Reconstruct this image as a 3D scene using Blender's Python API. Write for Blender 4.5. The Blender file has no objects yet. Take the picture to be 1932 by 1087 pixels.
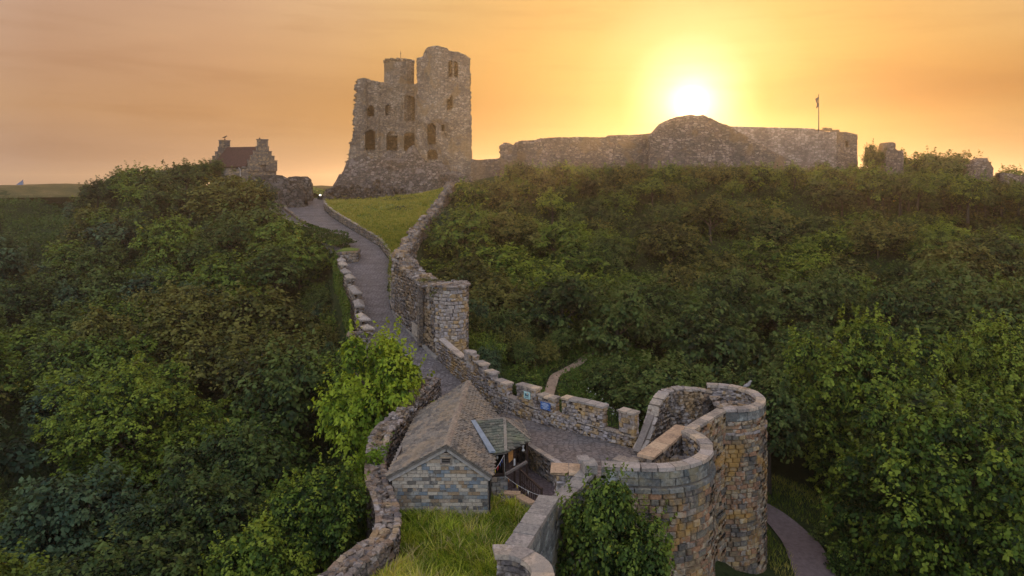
import bpy, math, random
import numpy as np
from mathutils import Matrix, Vector, Euler
R = math.radians
random.seed(7)
rng = np.random.default_rng(11)
SC = bpy.context.scene
COL = SC.collection
F = 1350.0
# ---------------------------------------------------------------- camera (its eye is the origin of the place, metres)
cd = bpy.data.cameras.new('camera')
cam = bpy.data.objects.new('camera', cd)
COL.objects.link(cam)
cd.sensor_width = 36.0
cd.lens = 36.0 * F / 1932.0
cd.shift_y = -(543.5 - 345.0) / 1932.0
cd.clip_start = 0.5
cd.clip_end = 60000
cam.location = (0, 0, 0)
cam.rotation_euler = (R(90), 0, 0)
SC.camera = cam
# ---------------------------------------------------------------- sky, sun, exposure
SUN_AZ = R(14.1)      # to the right of straight ahead
SUN_EL = R(6.15)
SD = Vector((math.sin(SUN_AZ) * math.cos(SUN_EL), math.cos(SUN_AZ) * math.cos(SUN_EL), math.sin(SUN_EL)))
world = bpy.data.worlds.new('World')
SC.world = world
world.use_nodes = True


class NT:
    """small node-tree writer"""
    def __init__(s, tree):
        s.t = tree
        s.t.nodes.clear()

    def n(s, typ, ins=None, **props):
        nd = s.t.nodes.new(typ)
        for k, v in props.items():
            setattr(nd, k, v)
        for k, v in (ins or {}).items():
            sock = nd.inputs[k]
            if isinstance(v, bpy.types.NodeSocket):
                s.t.links.new(v, sock)
            else:
                if hasattr(sock, 'default_value'):
                    if sock.type == 'RGBA' and len(v) == 3:
                        v = tuple(v) + (1,)
                    sock.default_value = v
        return nd

    def math(s, op, a, b=0.0, c=None, clamp=False):
        nd = s.t.nodes.new('ShaderNodeMath')
        nd.operation = op
        nd.use_clamp = clamp
        for i, v in enumerate((a, b, c)):
            if v is None:
                continue
            if isinstance(v, bpy.types.NodeSocket):
                s.t.links.new(v, nd.inputs[i])
            else:
                nd.inputs[i].default_value = v
        return nd.outputs[0]

    def mix(s, f, a, b, mode='MIX'):
        nd = s.t.nodes.new('ShaderNodeMix')
        nd.data_type = 'RGBA'
        nd.blend_type = mode
        nd.clamp_factor = True
        for i, v in ((0, f), (6, a), (7, b)):
            if isinstance(v, bpy.types.NodeSocket):
                s.t.links.new(v, nd.inputs[i])
            else:
                if i and len(v) == 3:
                    v = tuple(v) + (1,)
                nd.inputs[i].default_value = v
        return nd.outputs[2]

    def ramp(s, f, stops, interp='LINEAR'):
        nd = s.t.nodes.new('ShaderNodeValToRGB')
        s.t.links.new(f, nd.inputs[0])
        cr = nd.color_ramp
        cr.interpolation = interp
        while len(cr.elements) > 1:
            cr.elements.remove(cr.elements[-1])
        for i, (p, c) in enumerate(stops):
            if not hasattr(c, '__len__'):
                c = (c, c, c)
            e = cr.elements[0] if i == 0 else cr.elements.new(p)
            e.position = p
            e.color = (c[0], c[1], c[2], 1)
        return nd.outputs[0]


w = NT(world.node_tree)
tc = w.n('ShaderNodeTexCoord')
dirn = w.n('ShaderNodeVectorMath', {0: tc.outputs['Generated']}, operation='NORMALIZE').outputs[0]
dt = w.n('ShaderNodeVectorMath', {0: dirn, 1: tuple(SD)}, operation='DOT_PRODUCT').outputs['Value']
ang = w.math('DIVIDE', w.math('ARCCOSINE', w.math('MINIMUM', dt, 0.99999)), math.pi)
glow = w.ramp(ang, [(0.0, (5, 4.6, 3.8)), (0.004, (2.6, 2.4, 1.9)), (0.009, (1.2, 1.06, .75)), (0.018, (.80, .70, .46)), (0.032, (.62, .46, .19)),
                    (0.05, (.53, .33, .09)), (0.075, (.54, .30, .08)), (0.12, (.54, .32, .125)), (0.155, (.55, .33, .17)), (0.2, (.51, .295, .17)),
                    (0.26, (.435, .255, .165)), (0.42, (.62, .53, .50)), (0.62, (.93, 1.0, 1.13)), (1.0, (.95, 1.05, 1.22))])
sep = w.n('ShaderNodeSeparateXYZ', {0: dirn})
el = sep.outputs['Z']
# near the horizon the air is duller and pinker
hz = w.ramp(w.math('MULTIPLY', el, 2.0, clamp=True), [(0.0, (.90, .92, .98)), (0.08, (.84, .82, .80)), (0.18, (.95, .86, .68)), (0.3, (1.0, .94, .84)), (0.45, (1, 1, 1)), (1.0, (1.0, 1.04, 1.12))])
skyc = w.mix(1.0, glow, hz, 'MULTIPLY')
low = w.ramp(w.math('MULTIPLY', el, 2.0, clamp=True), [(0.0, (.80, .74, .78)), (0.10, (.66, .55, .46)), (0.22, (.58, .40, .17)), (0.36, (.92, .84, .68)), (0.5, (1, 1, 1))])
near = w.ramp(ang, [(0.0, .0), (.012, 0.0), (.03, 1.0), (.11, .8), (.19, .25), (.26, 0.0)])
skyc = w.mix(near, skyc, w.mix(1.0, skyc, low, 'MULTIPLY'))
# thin stretched cloud
sc_v = w.n('ShaderNodeVectorMath', {0: dirn, 1: (3.0, 3.0, 34.0)}, operation='MULTIPLY').outputs[0]
nz = w.n('ShaderNodeTexNoise', {'Vector': sc_v, 'Scale': 1.3, 'Detail': 6.0, 'Roughness': .55, 'Distortion': .3}).outputs['Fac']
cl = w.ramp(nz, [(.34, (.93, .90, .87)), (.48, (1, 1, 1)), (.72, (1.03, 1.03, 1.03))])
skyc = w.mix(1.0, skyc, cl, 'MULTIPLY')
wb = w.n('ShaderNodeVectorMath', {0: dirn, 1: (1.4, 1.4, 5.0)}, operation='MULTIPLY').outputs[0]
nz2 = w.n('ShaderNodeTexNoise', {'Vector': wb, 'Scale': 2.2, 'Detail': 3.0, 'Roughness': .5}).outputs['Fac']
skyc = w.mix(1.0, skyc, w.ramp(nz2, [(.3, (.93, .90, .90)), (.7, (1.05, 1.06, 1.05))]), 'MULTIPLY')
# a soft bank of orange cloud low to the right of the sun
rt = w.n('ShaderNodeVectorMath', {0: dirn, 1: (math.cos(SUN_AZ), -math.sin(SUN_AZ), 0)}, operation='DOT_PRODUCT').outputs['Value']
e2 = w.math('ADD', el, w.math('MULTIPLY', w.math('SUBTRACT', nz, .5), .018))
e2 = w.math('SUBTRACT', e2, w.math('MULTIPLY', rt, .035))
bm = w.ramp(e2, [(.070, 0.0), (.096, 1.0), (.108, .85), (.16, 0.0)])
bh = w.ramp(rt, [(.045, 0.0), (.13, 1.0), (.30, .75), (.6, 0.0)])
skyc = w.mix(w.math('MULTIPLY', bm, bh), skyc, w.mix(1.0, skyc, (.80, .50, .10), 'MULTIPLY'))
nish = w.n('ShaderNodeTexSky', sky_type='NISHITA', sun_disc=False, sun_elevation=SUN_EL, sun_rotation=SUN_AZ,
           air_density=1.3, dust_density=4.0, ozone_density=1.0)
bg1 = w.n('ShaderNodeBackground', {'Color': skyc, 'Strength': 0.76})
bg2 = w.n('ShaderNodeBackground', {'Color': nish.outputs[0], 'Strength': 0.007})
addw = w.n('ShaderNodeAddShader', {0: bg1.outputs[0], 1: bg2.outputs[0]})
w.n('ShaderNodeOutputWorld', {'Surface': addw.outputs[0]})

sl = bpy.data.lights.new('sun', 'SUN')
sl.energy = 2.5
sl.angle = R(0.6)
sl.color = (1.0, .58, .26)
sun = bpy.data.objects.new('sun', sl)
COL.objects.link(sun)
sun.location = (40, 160, 60)
sun.rotation_euler = SD.to_track_quat('Z', 'Y').to_euler()

SC.view_settings.view_transform = 'Standard'
SC.view_settings.look = 'None'
SC.view_settings.gamma = 1
SC.view_settings.use_curve_mapping = False
SC.view_settings.exposure = 0.6
SC.render.engine = 'CYCLES'
cy = SC.cycles
cy.use_denoising = True
cy.max_bounces = 5
cy.diffuse_bounces = 3
cy.glossy_bounces = 1
cy.transmission_bounces = 3
cy.volume_bounces = 0
cy.transparent_max_bounces = 6
cy.caustics_reflective = False
cy.caustics_refractive = False


# ---------------------------------------------------------------- placing: a direction in the view plus a distance
def D(px, py, Y):
    return Vector(((px - 966.0) / F * Y, Y, -(py - 345.0) / F * Y))


def G(px, py, z):
    return D(px, py, -z * F / (py - 345.0))


def topx(x, y, z):
    return 966 + x / y * F, 345 - z / y * F


# ---------------------------------------------------------------- object helpers
def tag(o, label=None, cat=None, group=None, kind=None):
    if label: o['label'] = label
    if cat: o['category'] = cat
    if group: o['group'] = group
    if kind: o['kind'] = kind
    return o


def thing(name, label, cat, loc=(0, 0, 0), group=None):
    o = bpy.data.objects.new(name, None)
    o.empty_display_size = .3
    COL.objects.link(o)
    o.location = loc
    return tag(o, label, cat, group)


def mkmesh(name, v, f, mat=None, smooth=False):
    """v Nx3, f either an MxK array or a list of tuples"""
    me = bpy.data.meshes.new(name)
    v = np.asarray(v, dtype=np.float32)
    if isinstance(f, np.ndarray):
        m, k = f.shape
        me.vertices.add(len(v))
        me.vertices.foreach_set('co', v.ravel())
        me.loops.add(m * k)
        me.loops.foreach_set('vertex_index', f.astype(np.int32).ravel())
        me.polygons.add(m)
        me.polygons.foreach_set('loop_start', np.arange(0, m * k, k, dtype=np.int32))
        me.update(calc_edges=True)
    else:
        me.from_pydata(v.tolist(), [], [tuple(int(i) for i in q) for q in f])
        me.update()
    if smooth:
        me.polygons.foreach_set('use_smooth', np.ones(len(me.polygons), dtype=bool))
    if mat:
        me.materials.append(mat)
    return me


def ob(name, me, parent=None, loc=None):
    """a mesh given in place coordinates; under a parent Empty it stays where it is"""
    o = bpy.data.objects.new(name, me)
    COL.objects.link(o)
    if parent is not None:
        o.parent = parent
        base = parent.location if parent.parent is None else Vector((0, 0, 0))
        o.location = Vector(loc or (0, 0, 0)) - base
    elif loc:
        o.location = loc
    return o


class MB:
    """collects boxes, bars and tubes into one mesh"""
    def __init__(s):
        s.v = []; s.f = []

    def add(s, v, f):
        b = len(s.v)
        s.v += [tuple(p) for p in v]
        s.f += [tuple(i + b for i in q) for q in f]
        return s

    def box(s, c, size, rz=0, rx=0, ry=0):
        m = Matrix.Translation(c) @ Euler((rx, ry, rz)).to_matrix().to_4x4()
        x, y, z = (q / 2 for q in size)
        v = [m @ Vector((a * x, b * y, d * z)) for a in (-1, 1) for b in (-1, 1) for d in (-1, 1)]
        return s.add(v, [(0, 1, 3, 2), (4, 6, 7, 5), (0, 4, 5, 1), (2, 3, 7, 6), (0, 2, 6, 4), (1, 5, 7, 3)])

    def bar(s, a, b, wd, hd=None):
        a = Vector(a); b = Vector(b)
        d = (b - a); L = d.length
        q = d.to_track_quat('X', 'Z')
        m = Matrix.Translation((a + b) / 2) @ q.to_matrix().to_4x4()
        x, y, z = L / 2, wd / 2, (hd or wd) / 2
        v = [m @ Vector((i * x, j * y, k * z)) for i in (-1, 1) for j in (-1, 1) for k in (-1, 1)]
        return s.add(v, [(0, 1, 3, 2), (4, 6, 7, 5), (0, 4, 5, 1), (2, 3, 7, 6), (0, 2, 6, 4), (1, 5, 7, 3)])

    def tube(s, pts, rad, n=8):
        pts = [Vector(p) for p in pts]
        if not hasattr(rad, '__len__'): rad = [rad] * len(pts)
        b = len(s.v)
        for i, p in enumerate(pts):
            d = (pts[min(i + 1, len(pts) - 1)] - pts[max(i - 1, 0)]).normalized()
            q = d.to_track_quat('Z', 'X')
            for k in range(n):
                a = 2 * math.pi * k / n
                s.v.append(tuple(p + q @ Vector((math.cos(a) * rad[i], math.sin(a) * rad[i], 0))))
        for i in range(len(pts) - 1):
            for k in range(n):
                k2 = (k + 1) % n
                s.f.append((b + i * n + k, b + i * n + k2, b + (i + 1) * n + k2, b + (i + 1) * n + k))
        s.f.append(tuple(b + k for k in reversed(range(n))))
        s.f.append(tuple(b + (len(pts) - 1) * n + k for k in range(n)))
        return s

    def build(s, name, mat, parent=None, smooth=False):
        return ob(name, mkmesh(name, s.v, s.f, mat, smooth), parent)


# ---------------------------------------------------------------- materials
def newmat(name):
    m = bpy.data.materials.new(name)
    m.use_nodes = True
    return m, NT(m.node_tree)


def finish(t, col, rough=.85, bump=None, bdist=.03, bstr=.6, spec=.25, extra=None):
    ins = {'Base Color': col, 'Roughness': rough, 'Specular IOR Level': spec}
    if bump is not None:
        ins['Normal'] = t.n('ShaderNodeBump', {'Height': bump, 'Strength': bstr, 'Distance': bdist}).outputs[0]
    p = t.n('ShaderNodeBsdfPrincipled', ins)
    t.n('ShaderNodeOutputMaterial', {'Surface': p.outputs[0]})
    return p


def noise(t, pos, scale, detail=5, rough=.6, dist=0.0):
    return t.n('ShaderNodeTexNoise', {'Vector': pos, 'Scale': scale, 'Detail': float(detail), 'Roughness': rough, 'Distortion': dist}).outputs['Fac']


def m_blocks(name, cols, patch=.75, stain=(.055, .05, .052), stain_amt=.6, lichen=None, lich_amt=.0, bdist=.03, dark_frac=.5, pale=None):
    """separate stones: a tone per stone, weather stains and grain over them"""
    m, t = newmat(name)
    geo = t.n('ShaderNodeNewGeometry')
    oi = t.n('ShaderNodeObjectInfo')
    pos = geo.outputs['Position']
    rnd = t.math('FRACT', t.math('ADD', t.math('MULTIPLY', geo.outputs['Random Per Island'], 7.13), oi.outputs['Random']))
    n = len(cols)
    cols = sorted(cols, key=lambda c: c[0] * .5 + c[1] * .4 - c[2] * .3)
    lf = noise(t, pos, .7, 3)
    rnd = t.math('ADD', t.math('MULTIPLY', rnd, 1.0 - patch * .45), t.math('MULTIPLY', t.math('SUBTRACT', lf, .28), patch), clamp=True)
    base = t.ramp(rnd, [(i / n, c) for i, c in enumerate(cols)], 'CONSTANT')
    n1 = noise(t, pos, 1.1, 4)
    n2 = noise(t, pos, 9.0, 6, .7)
    n3 = noise(t, pos, 38.0, 4, .7)
    base = t.mix(1.0, base, t.ramp(n2, [(.25, .62), (.5, 1.0), (.75, 1.28)]), 'MULTIPLY')
    base = t.mix(t.ramp(t.math('ADD', t.math('MULTIPLY', n1, .6), t.math('MULTIPLY', n2, .4)), [(dark_frac - .06, stain_amt), (dark_frac + .08, 0.0)]), base, stain)
    if lichen:
        n4 = noise(t, pos, .55, 5, .6, .6)
        base = t.mix(t.math('MULTIPLY', t.ramp(n4, [(.52, 0.0), (.62, 1.0)]), lich_amt), base, lichen)
    if pale:
        n5 = noise(t, t.n('ShaderNodeVectorMath', {0: pos, 1: (13.1, 4.2, 7.7)}, operation='ADD').outputs[0], 1.7, 6, .65)
        base = t.mix(t.ramp(n5, [(.56, 0.0), (.66, .75)]), base, pale)
    base = t.mix(1.0, base, t.ramp(n3, [(.3, .8), (.7, 1.15)]), 'MULTIPLY')
    h = t.math('ADD', t.math('MULTIPLY', n2, .7), t.math('MULTIPLY', n3, .3))
    finish(t, base, .9, h, bdist, .8, .2)
    return m


def m_mason(name, cols, mortar, sx=.45, sy=.22, stain=(.08, .07, .07), stain_amt=.5, dark_frac=.47, bdist=.08, voro=None, lichen=None, pale=None):
    """masonry too far or too rough to pick apart: irregular stones by position"""
    m, t = newmat(name)
    geo = t.n('ShaderNodeNewGeometry')
    pos = geo.outputs['Position']
    jig = t.n('ShaderNodeTexNoise', {'Vector': pos, 'Scale': 1.4, 'Detail': 2.0}).outputs['Color']
    jv = t.n('ShaderNodeVectorMath', {0: jig, 1: (.5, .5, .5)}, operation='SUBTRACT').outputs[0]
    jv = t.n('ShaderNodeVectorMath', {0: jv, 'Scale': .30}, operation='SCALE').outputs[0]
    p2 = t.n('ShaderNodeVectorMath', {0: pos, 1: jv}, operation='ADD').outputs[0]
    sc = t.n('ShaderNodeVectorMath', {0: p2, 1: (1 / sx, 1 / sx, 1 / sy)}, operation='MULTIPLY').outputs[0]
    v1 = t.n('ShaderNodeTexVoronoi', {'Vector': sc, 'Scale': 1.0, 'Randomness': .75})
    v2 = t.n('ShaderNodeTexVoronoi', {'Vector': sc, 'Scale': 1.0, 'Randomness': .75}, feature='DISTANCE_TO_EDGE')
    rnd = t.n('ShaderNodeSeparateColor', {0: v1.outputs['Color']}).outputs[0]
    n = len(cols)
    base = t.ramp(rnd, [(i / n, c) for i, c in enumerate(cols)], 'CONSTANT')
    edge = t.ramp(v2.outputs['Distance'], [(.02, 0.0), (.11, 1.0)])
    base = t.mix(edge, mortar, base)
    n1 = noise(t, pos, .35, 5, .6)
    n2 = noise(t, pos, 4.0, 6, .7)
    base = t.mix(1.0, base, t.ramp(n2, [(.25, .65), (.5, 1.0), (.75, 1.3)]), 'MULTIPLY')
    base = t.mix(t.ramp(n1, [(dark_frac - .07, stain_amt), (dark_frac + .08, 0.0)]), base, stain)
    if lichen:
        n4 = noise(t, pos, .22, 5, .6, .6)
        base = t.mix(t.ramp(n4, [(.52, 0.0), (.60, .7)]), base, lichen)
    if pale:
        n5 = noise(t, t.n('ShaderNodeVectorMath', {0: pos, 1: (13.1, 4.2, 7.7)}, operation='ADD').outputs[0], .5, 6, .65)
        base = t.mix(t.ramp(n5, [(.54, 0.0), (.62, .7)]), base, pale)
    h = t.math('ADD', t.math('MULTIPLY', edge, .7), t.math('MULTIPLY', n2, .5))
    finish(t, base, .92, h, bdist, 1.0, .15)
    return m


def m_plain(name, col, rough=.6, var=.25, scale=6.0, metal=0.0, bd=.004):
    m, t = newmat(name)
    pos = t.n('ShaderNodeNewGeometry').outputs['Position']
    n1 = noise(t, pos, scale, 5, .65)
    lo = tuple(c * (1 - var) for c in col); hi = tuple(min(1, c * (1 + var)) for c in col)
    p = finish(t, t.ramp(n1, [(.3, lo), (.7, hi)]), rough, n1, bd, .5, .3)
    p.inputs['Metallic'].default_value = metal
    return m


def m_wood(name, col):
    m, t = newmat(name)
    pos = t.n('ShaderNodeTexCoord').outputs['Object']
    s = t.n('ShaderNodeVectorMath', {0: pos, 1: (3, 3, 22)}, operation='MULTIPLY').outputs[0]
    n1 = noise(t, s, 2.0, 6, .7)
    finish(t, t.ramp(n1, [(.3, tuple(c * .6 for c in col)), (.7, tuple(c * 1.3 for c in col))]), .75, n1, .004, .6, .3)
    return m


def m_leaf(name, cols, trans=.35, autumn=None, au=.03):
    m, t = newmat(name)
    geo = t.n('ShaderNodeNewGeometry')
    oi = t.n('ShaderNodeObjectInfo')
    pos = geo.outputs['Position']
    rp = geo.outputs['Random Per Island']
    n1 = noise(t, pos, .45, 3)
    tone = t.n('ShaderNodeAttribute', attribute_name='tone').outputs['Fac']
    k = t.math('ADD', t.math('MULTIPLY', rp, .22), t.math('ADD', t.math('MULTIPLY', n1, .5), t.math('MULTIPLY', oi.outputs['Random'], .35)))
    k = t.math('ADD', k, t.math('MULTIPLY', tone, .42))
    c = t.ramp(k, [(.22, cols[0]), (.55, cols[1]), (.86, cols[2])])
    if autumn:
        nn = noise(t, pos, 1.6, 2)
        f = t.math('GREATER_THAN', t.math('ADD', t.math('MULTIPLY', nn, .9), t.math('MULTIPLY', rp, .35)), .9 - au)
        c = t.mix(f, c, autumn)
    d = t.n('ShaderNodeBsdfPrincipled', {'Base Color': c, 'Roughness': .5, 'Specular IOR Level': .14})
    c2 = t.mix(1.0, c, (1.5, 1.35, .55), 'MULTIPLY')
    tr = t.n('ShaderNodeBsdfTranslucent', {'Color': c2})
    mx = t.n('ShaderNodeMixShader', {0: trans, 1: d.outputs[0], 2: tr.outputs[0]})
    t.n('ShaderNodeOutputMaterial', {'Surface': mx.outputs[0]})
    return m


M = {}
M['drum'] = m_blocks('drum_sandstone', [(.40, .28, .14), (.27, .20, .12), (.50, .32, .11), (.16, .14, .125), (.40, .32, .22), (.30, .18, .11),
                                        (.10, .095, .09), (.50, .42, .30), (.22, .15, .09), (.33, .28, .23), (.34, .19, .11), (.20, .18, .14), (.13, .12, .10)],
                     lichen=(.44, .25, .06), lich_amt=.65, dark_frac=.46, pale=(.44, .36, .26))
M['dark_ashlar'] = m_blocks('weathered_ashlar', [(.20, .21, .20), (.26, .26, .24), (.15, .17, .17), (.32, .29, .22), (.18, .18, .17), (.30, .30, .29)],
                            lichen=(.4, .3, .12), lich_amt=.35, dark_frac=.5, stain=(.05, .055, .06), pale=(.4, .42, .4))
M['rubble'] = m_blocks('rubble_stone', [(.27, .22, .18), (.20, .17, .15), (.34, .26, .18), (.14, .12, .115), (.33, .28, .25), (.24, .17, .12), (.18, .155, .15), (.40, .34, .29)],
                       lichen=(.43, .27, .09), lich_amt=.4, dark_frac=.46, pale=(.44, .40, .38))
M['parapet'] = m_blocks('parapet_stone', [(.36, .30, .26), (.30, .25, .22), (.43, .32, .20), (.24, .20, .19), (.42, .37, .33), (.38, .26, .14), (.33, .29, .28)],
                        lichen=(.46, .28, .08), lich_amt=.6, dark_frac=.42, pale=(.47, .42, .42))
M['coping'] = m_blocks('coping_stone', patch=.2, cols=[(.46, .37, .29), (.36, .30, .24), (.52, .40, .28), (.41, .35, .31), (.30, .26, .23)],
                       lichen=(.30, .27, .24), lich_amt=.55, dark_frac=.45, stain=(.13, .115, .11), bdist=.03)
M['slab'] = m_blocks('orange_slab', [(.46, .32, .21), (.42, .29, .19), (.50, .36, .24)], stain=(.12, .09, .08), dark_frac=.41, bdist=.012)
M['grey_coping'] = m_blocks('grey_coping_stone', [(.30, .27, .24), (.26, .24, .22), (.34, .30, .27)], dark_frac=.45, lichen=(.42, .38, .33), lich_amt=.5, stain=(.12, .11, .11))
M['brick'] = m_blocks('gable_block', patch=.25, cols=[(.48, .41, .33), (.42, .36, .30), (.17, .15, .13), (.32, .23, .15), (.50, .43, .35), (.20, .23, .26), (.42, .33, .25), (.10, .095, .09), (.52, .46, .38), (.30, .29, .27)],
                      dark_frac=.40, bdist=.012, pale=(.44, .42, .38), stain=(.12, .12, .13))
M['slate'] = m_blocks('stone_slate', [(.20, .18, .155), (.26, .225, .185), (.12, .11, .10), (.34, .29, .235), (.23, .205, .175), (.155, .14, .125), (.29, .235, .18)],
                      dark_frac=.42, bdist=.012, lichen=(.33, .25, .16), lich_amt=.5, stain=(.09, .075, .065))
M['dark_slate'] = m_blocks('mossy_slate', [(.13, .14, .11), (.17, .17, .13), (.10, .11, .09), (.20, .19, .15)], dark_frac=.45, bdist=.012, lichen=(.2, .22, .12), lich_amt=.5)
M['red_ridge'] = m_blocks('ridge_tile', [(.31, .25, .19), (.27, .21, .165), (.35, .275, .21)], dark_frac=.42, bdist=.012)
M['core'] = m_mason('wall_core', [(.22, .18, .15), (.28, .23, .18), (.17, .15, .13), (.25, .19, .13)], (.12, .10, .09), .35, .22)
M['joint'] = m_plain('lime_mortar', (.42, .38, .33), .95, .3, 5, bd=.01)
M['dark_joint'] = m_plain('old_mortar', (.13, .115, .10), .95, .35, 5, bd=.01)
M['keep'] = m_mason('keep_masonry', [(.35, .28, .21), (.28, .225, .17), (.41, .33, .25), (.23, .19, .15), (.33, .26, .19), (.46, .38, .30)], (.17, .14, .11), .55, .27,
                    lichen=(.30, .20, .10), bdist=.2)
M['keep_ruin'] = m_mason('ruined_core', [(.17, .145, .12), (.12, .10, .085), (.27, .23, .20), (.10, .085, .075), (.20, .165, .135)], (.055, .045, .04), .60, .42,
                         pale=(.26, .23, .21), bdist=.35)
M['curtain'] = m_mason('curtain_masonry', [(.31, .24, .19), (.23, .18, .145), (.40, .32, .27), (.17, .135, .115), (.28, .21, .16)], (.12, .095, .08), .55, .26,
                       lichen=(.25, .17, .09), bdist=.15)
M['lower_curtain'] = m_mason('bleached_masonry', [(.40, .33, .29), (.33, .27, .235), (.47, .40, .36), (.27, .22, .19)], (.20, .165, .14), .50, .26, bdist=.15)
M['cottage'] = m_mason('cottage_masonry', [(.34, .25, .17), (.25, .20, .16), (.42, .30, .18), (.20, .16, .13)], (.18, .14, .11), .5, .28, bdist=.05)
M['wood'] = m_wood('dark_timber', (.055, .032, .024))
M['greywood'] = m_wood('grey_timber', (.20, .17, .15))
M['iron'] = m_plain('black_iron', (.02, .02, .022), .5)
M['lead'] = m_plain('lead_flashing', (.24, .28, .33), .5, .2, 3)
M['white'] = m_plain('white_paint', (.62, .60, .57), .6, .1)
M['fascia'] = m_plain('pale_fascia', (.40, .37, .35), .8, .25)
M['shadow'] = m_plain('painted_shade', (.015, .013, .012), .9)  # near-black that paints in the shade of openings on solid pieces
M['bark'] = m_plain('bark', (.07, .055, .042), .95, .4, 8, bd=.03)
M['earth'] = m_plain('trodden_earth', (.30, .215, .155), .95, .3, 3, bd=.03)
# ================================================================ LAND
ctl = []
for px, py, Y, h in [(0, 350, 170, .3), (60, 351, 180, .3), (130, 352, 190, .3), (20, 374, 150, 1), (100, 400, 140, 2), (30, 430, 128, 2), (100, 480, 118, 3),
                     (30, 545, 98, 4), (200, 338, 128, 5), (300, 325, 122, 5), (400, 312, 114, 5), (430, 350, 104, 5), (300, 422, 92, 5.5), (150, 522, 82, 5.5),
                     (60, 622, 68, 5.5), (450, 452, 84, 5.5), (500, 545, 70, 5.5), (350, 562, 68, 5.5), (250, 705, 52, 5.5), (100, 805, 44, 5.5), (50, 1005, 33, 5.5),
                     (600, 640, 58, 6), (450, 810, 42, 6), (350, 955, 34, 6), (550, 920, 32, 6), (600, 1087, 24, 5.5), (300, 1090, 24, 6), (560, 480, 78, 5), (520, 420, 92, 4.5),
                     (870, 385, 98, 1.5), (1000, 327, 101, 2), (1300, 324, 101, 2), (1550, 322, 101, 2), (1650, 306, 100, 3), (1800, 306, 104, 4), (1930, 352, 104, 4),
                     (950, 430, 84, 2.2), (1300, 425, 86, 2.5), (1600, 425, 86, 3), (1900, 445, 86, 4), (890, 550, 70, 2.5), (1000, 490, 77, 2.5), (1100, 570, 68, 3.5),
                     (1300, 530, 72, 4.5), (1600, 530, 66, 6), (1850, 550, 64, 7), (900, 645, 58, .8), (1000, 700, 56, .4), (1075, 690, 58, .1), (1036, 748, 52, .1), (1050, 715, 55.5, .1), (1110, 669, 61, .1), (1150, 655, 62, .3),
                     (1125, 780, 50, .3), (1200, 700, 55, 6), (1350, 650, 58, 7), (1480, 640, 56, 8)]:
    p = D(px, py, Y)
    ctl.append((p.x, p.y, p.z - h))
ctl += [(13, 40, -21), (18, 43, -21.2), (20, 42, -21.4), (18, 36, -21), (12, 30, -21.5), (6, 24, -21.5), (30, 40, -22), (30, 30, -22.5), (10, 47, -20), (5, 20, -21.5), (-2, 14, -21),
        (8, 50, -18.5), (16, 50, -20.5), (22, 50, -21.5), (34, 50, -22), (48, 50, -22), (45, 35, -23), (60, 45, -22), (-30, 14, -22), (-12, 16, -20), (-45, 25, -23), (-70, 50, -22), (25, 15, -23),
        (-3, 36, -16), (2, 33, -16), (0, 30, -16), (-3, 28, -16), (-2.5, 24, -16), (0, 38, -15.5), (4, 37, -15),
        (-18, 125, -2.6), (-28, 122, -2.7), (-10, 122, -2.2), (-18, 140, -2.6), (-31, 130, -2.5), (-31, 150, -2.6), (-45, 118, -.6), (-36, 118, -1.8), (-55, 130, -.6), (-45, 140, -1),
        (0, 115, 1.2), (20, 116, 1.6), (42, 118, 1.6), (20, 150, 0), (60, 125, -1), (80, 125, -4), (70, 160, -4), (0, 150, -1), (-60, 150, -1), (-90, 185, -.9), (-120, 180, -1),
        (-100, 120, -14), (-120, 90, -20), (-100, 60, -24), (100, 90, -8), (100, 60, -20), (120, 120, -8), (-40, 200, -1.2), (-90, 220, -1.1), (0, 200, -2.5), (60, 220, -4), (-31, 175, -2.4)]
ctl = np.array(ctl)

# the causeway: depth, right edge x, left edge x
ROADP = np.array([(42.5, -0.4, -3.0), (44, -1.3, -4.4), (46, -2.3, -5.2), (48, -3.45, -6.0), (51, -5.0, -7.8), (54, -6.6, -9.6), (56, -7.6, -10.9), (58.5, -8.9, -12.1), (63, -10.7, -13.5),
                  (69.5, -11.9, -15.6), (73, -12.5, -16.8), (77, -13.1, -18.2), (80, -13.7, -19.5), (86.5, -16.1, -22.4), (92, -19.2, -25.2), (99, -23.3, -29.3), (105, -26.6, -33.0), (110, -28.8, -35.8),
                  (115, -30.3, -38.2), (121, -31.0, -39.4)])


def road_z(Y):
    return -13.9 + .1464 * (np.maximum(Y, 43.5) - 43.5)


def road_r(Y): return np.interp(Y, ROADP[:, 0], ROADP[:, 1])
def road_l(Y): return np.interp(Y, ROADP[:, 0], ROADP[:, 2])


def ruin_x(Y): return np.interp(Y, [60, 62, 68, 78, 88, 98, 104, 110], [-9.3, -10.0, -10.1, -10.6, -10.0, -9.5, -9.2, -9.0])
def ruin_top(Y): return np.interp(Y, [54, 60.5, 62, 68, 78, 88, 98, 104, 110], [-7.7, -6.7, -6.4, -6.1, -5.2, -3.9, -1.9, -.6, .2])


_oct = [(rng.uniform(-1, 1, 2) * k, rng.uniform(0, 6.28), a) for k, a in ((.12, .7), (.2, .5), (.33, .35), (.5, .3), (.8, .2), (1.3, .12), (2.0, .08)) for _ in range(3)]


def bumps(x, y):
    s = 0
    for k, ph, a in _oct:
        s = s + a * np.sin(k[0] * x + k[1] * y + ph)
    return s


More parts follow.
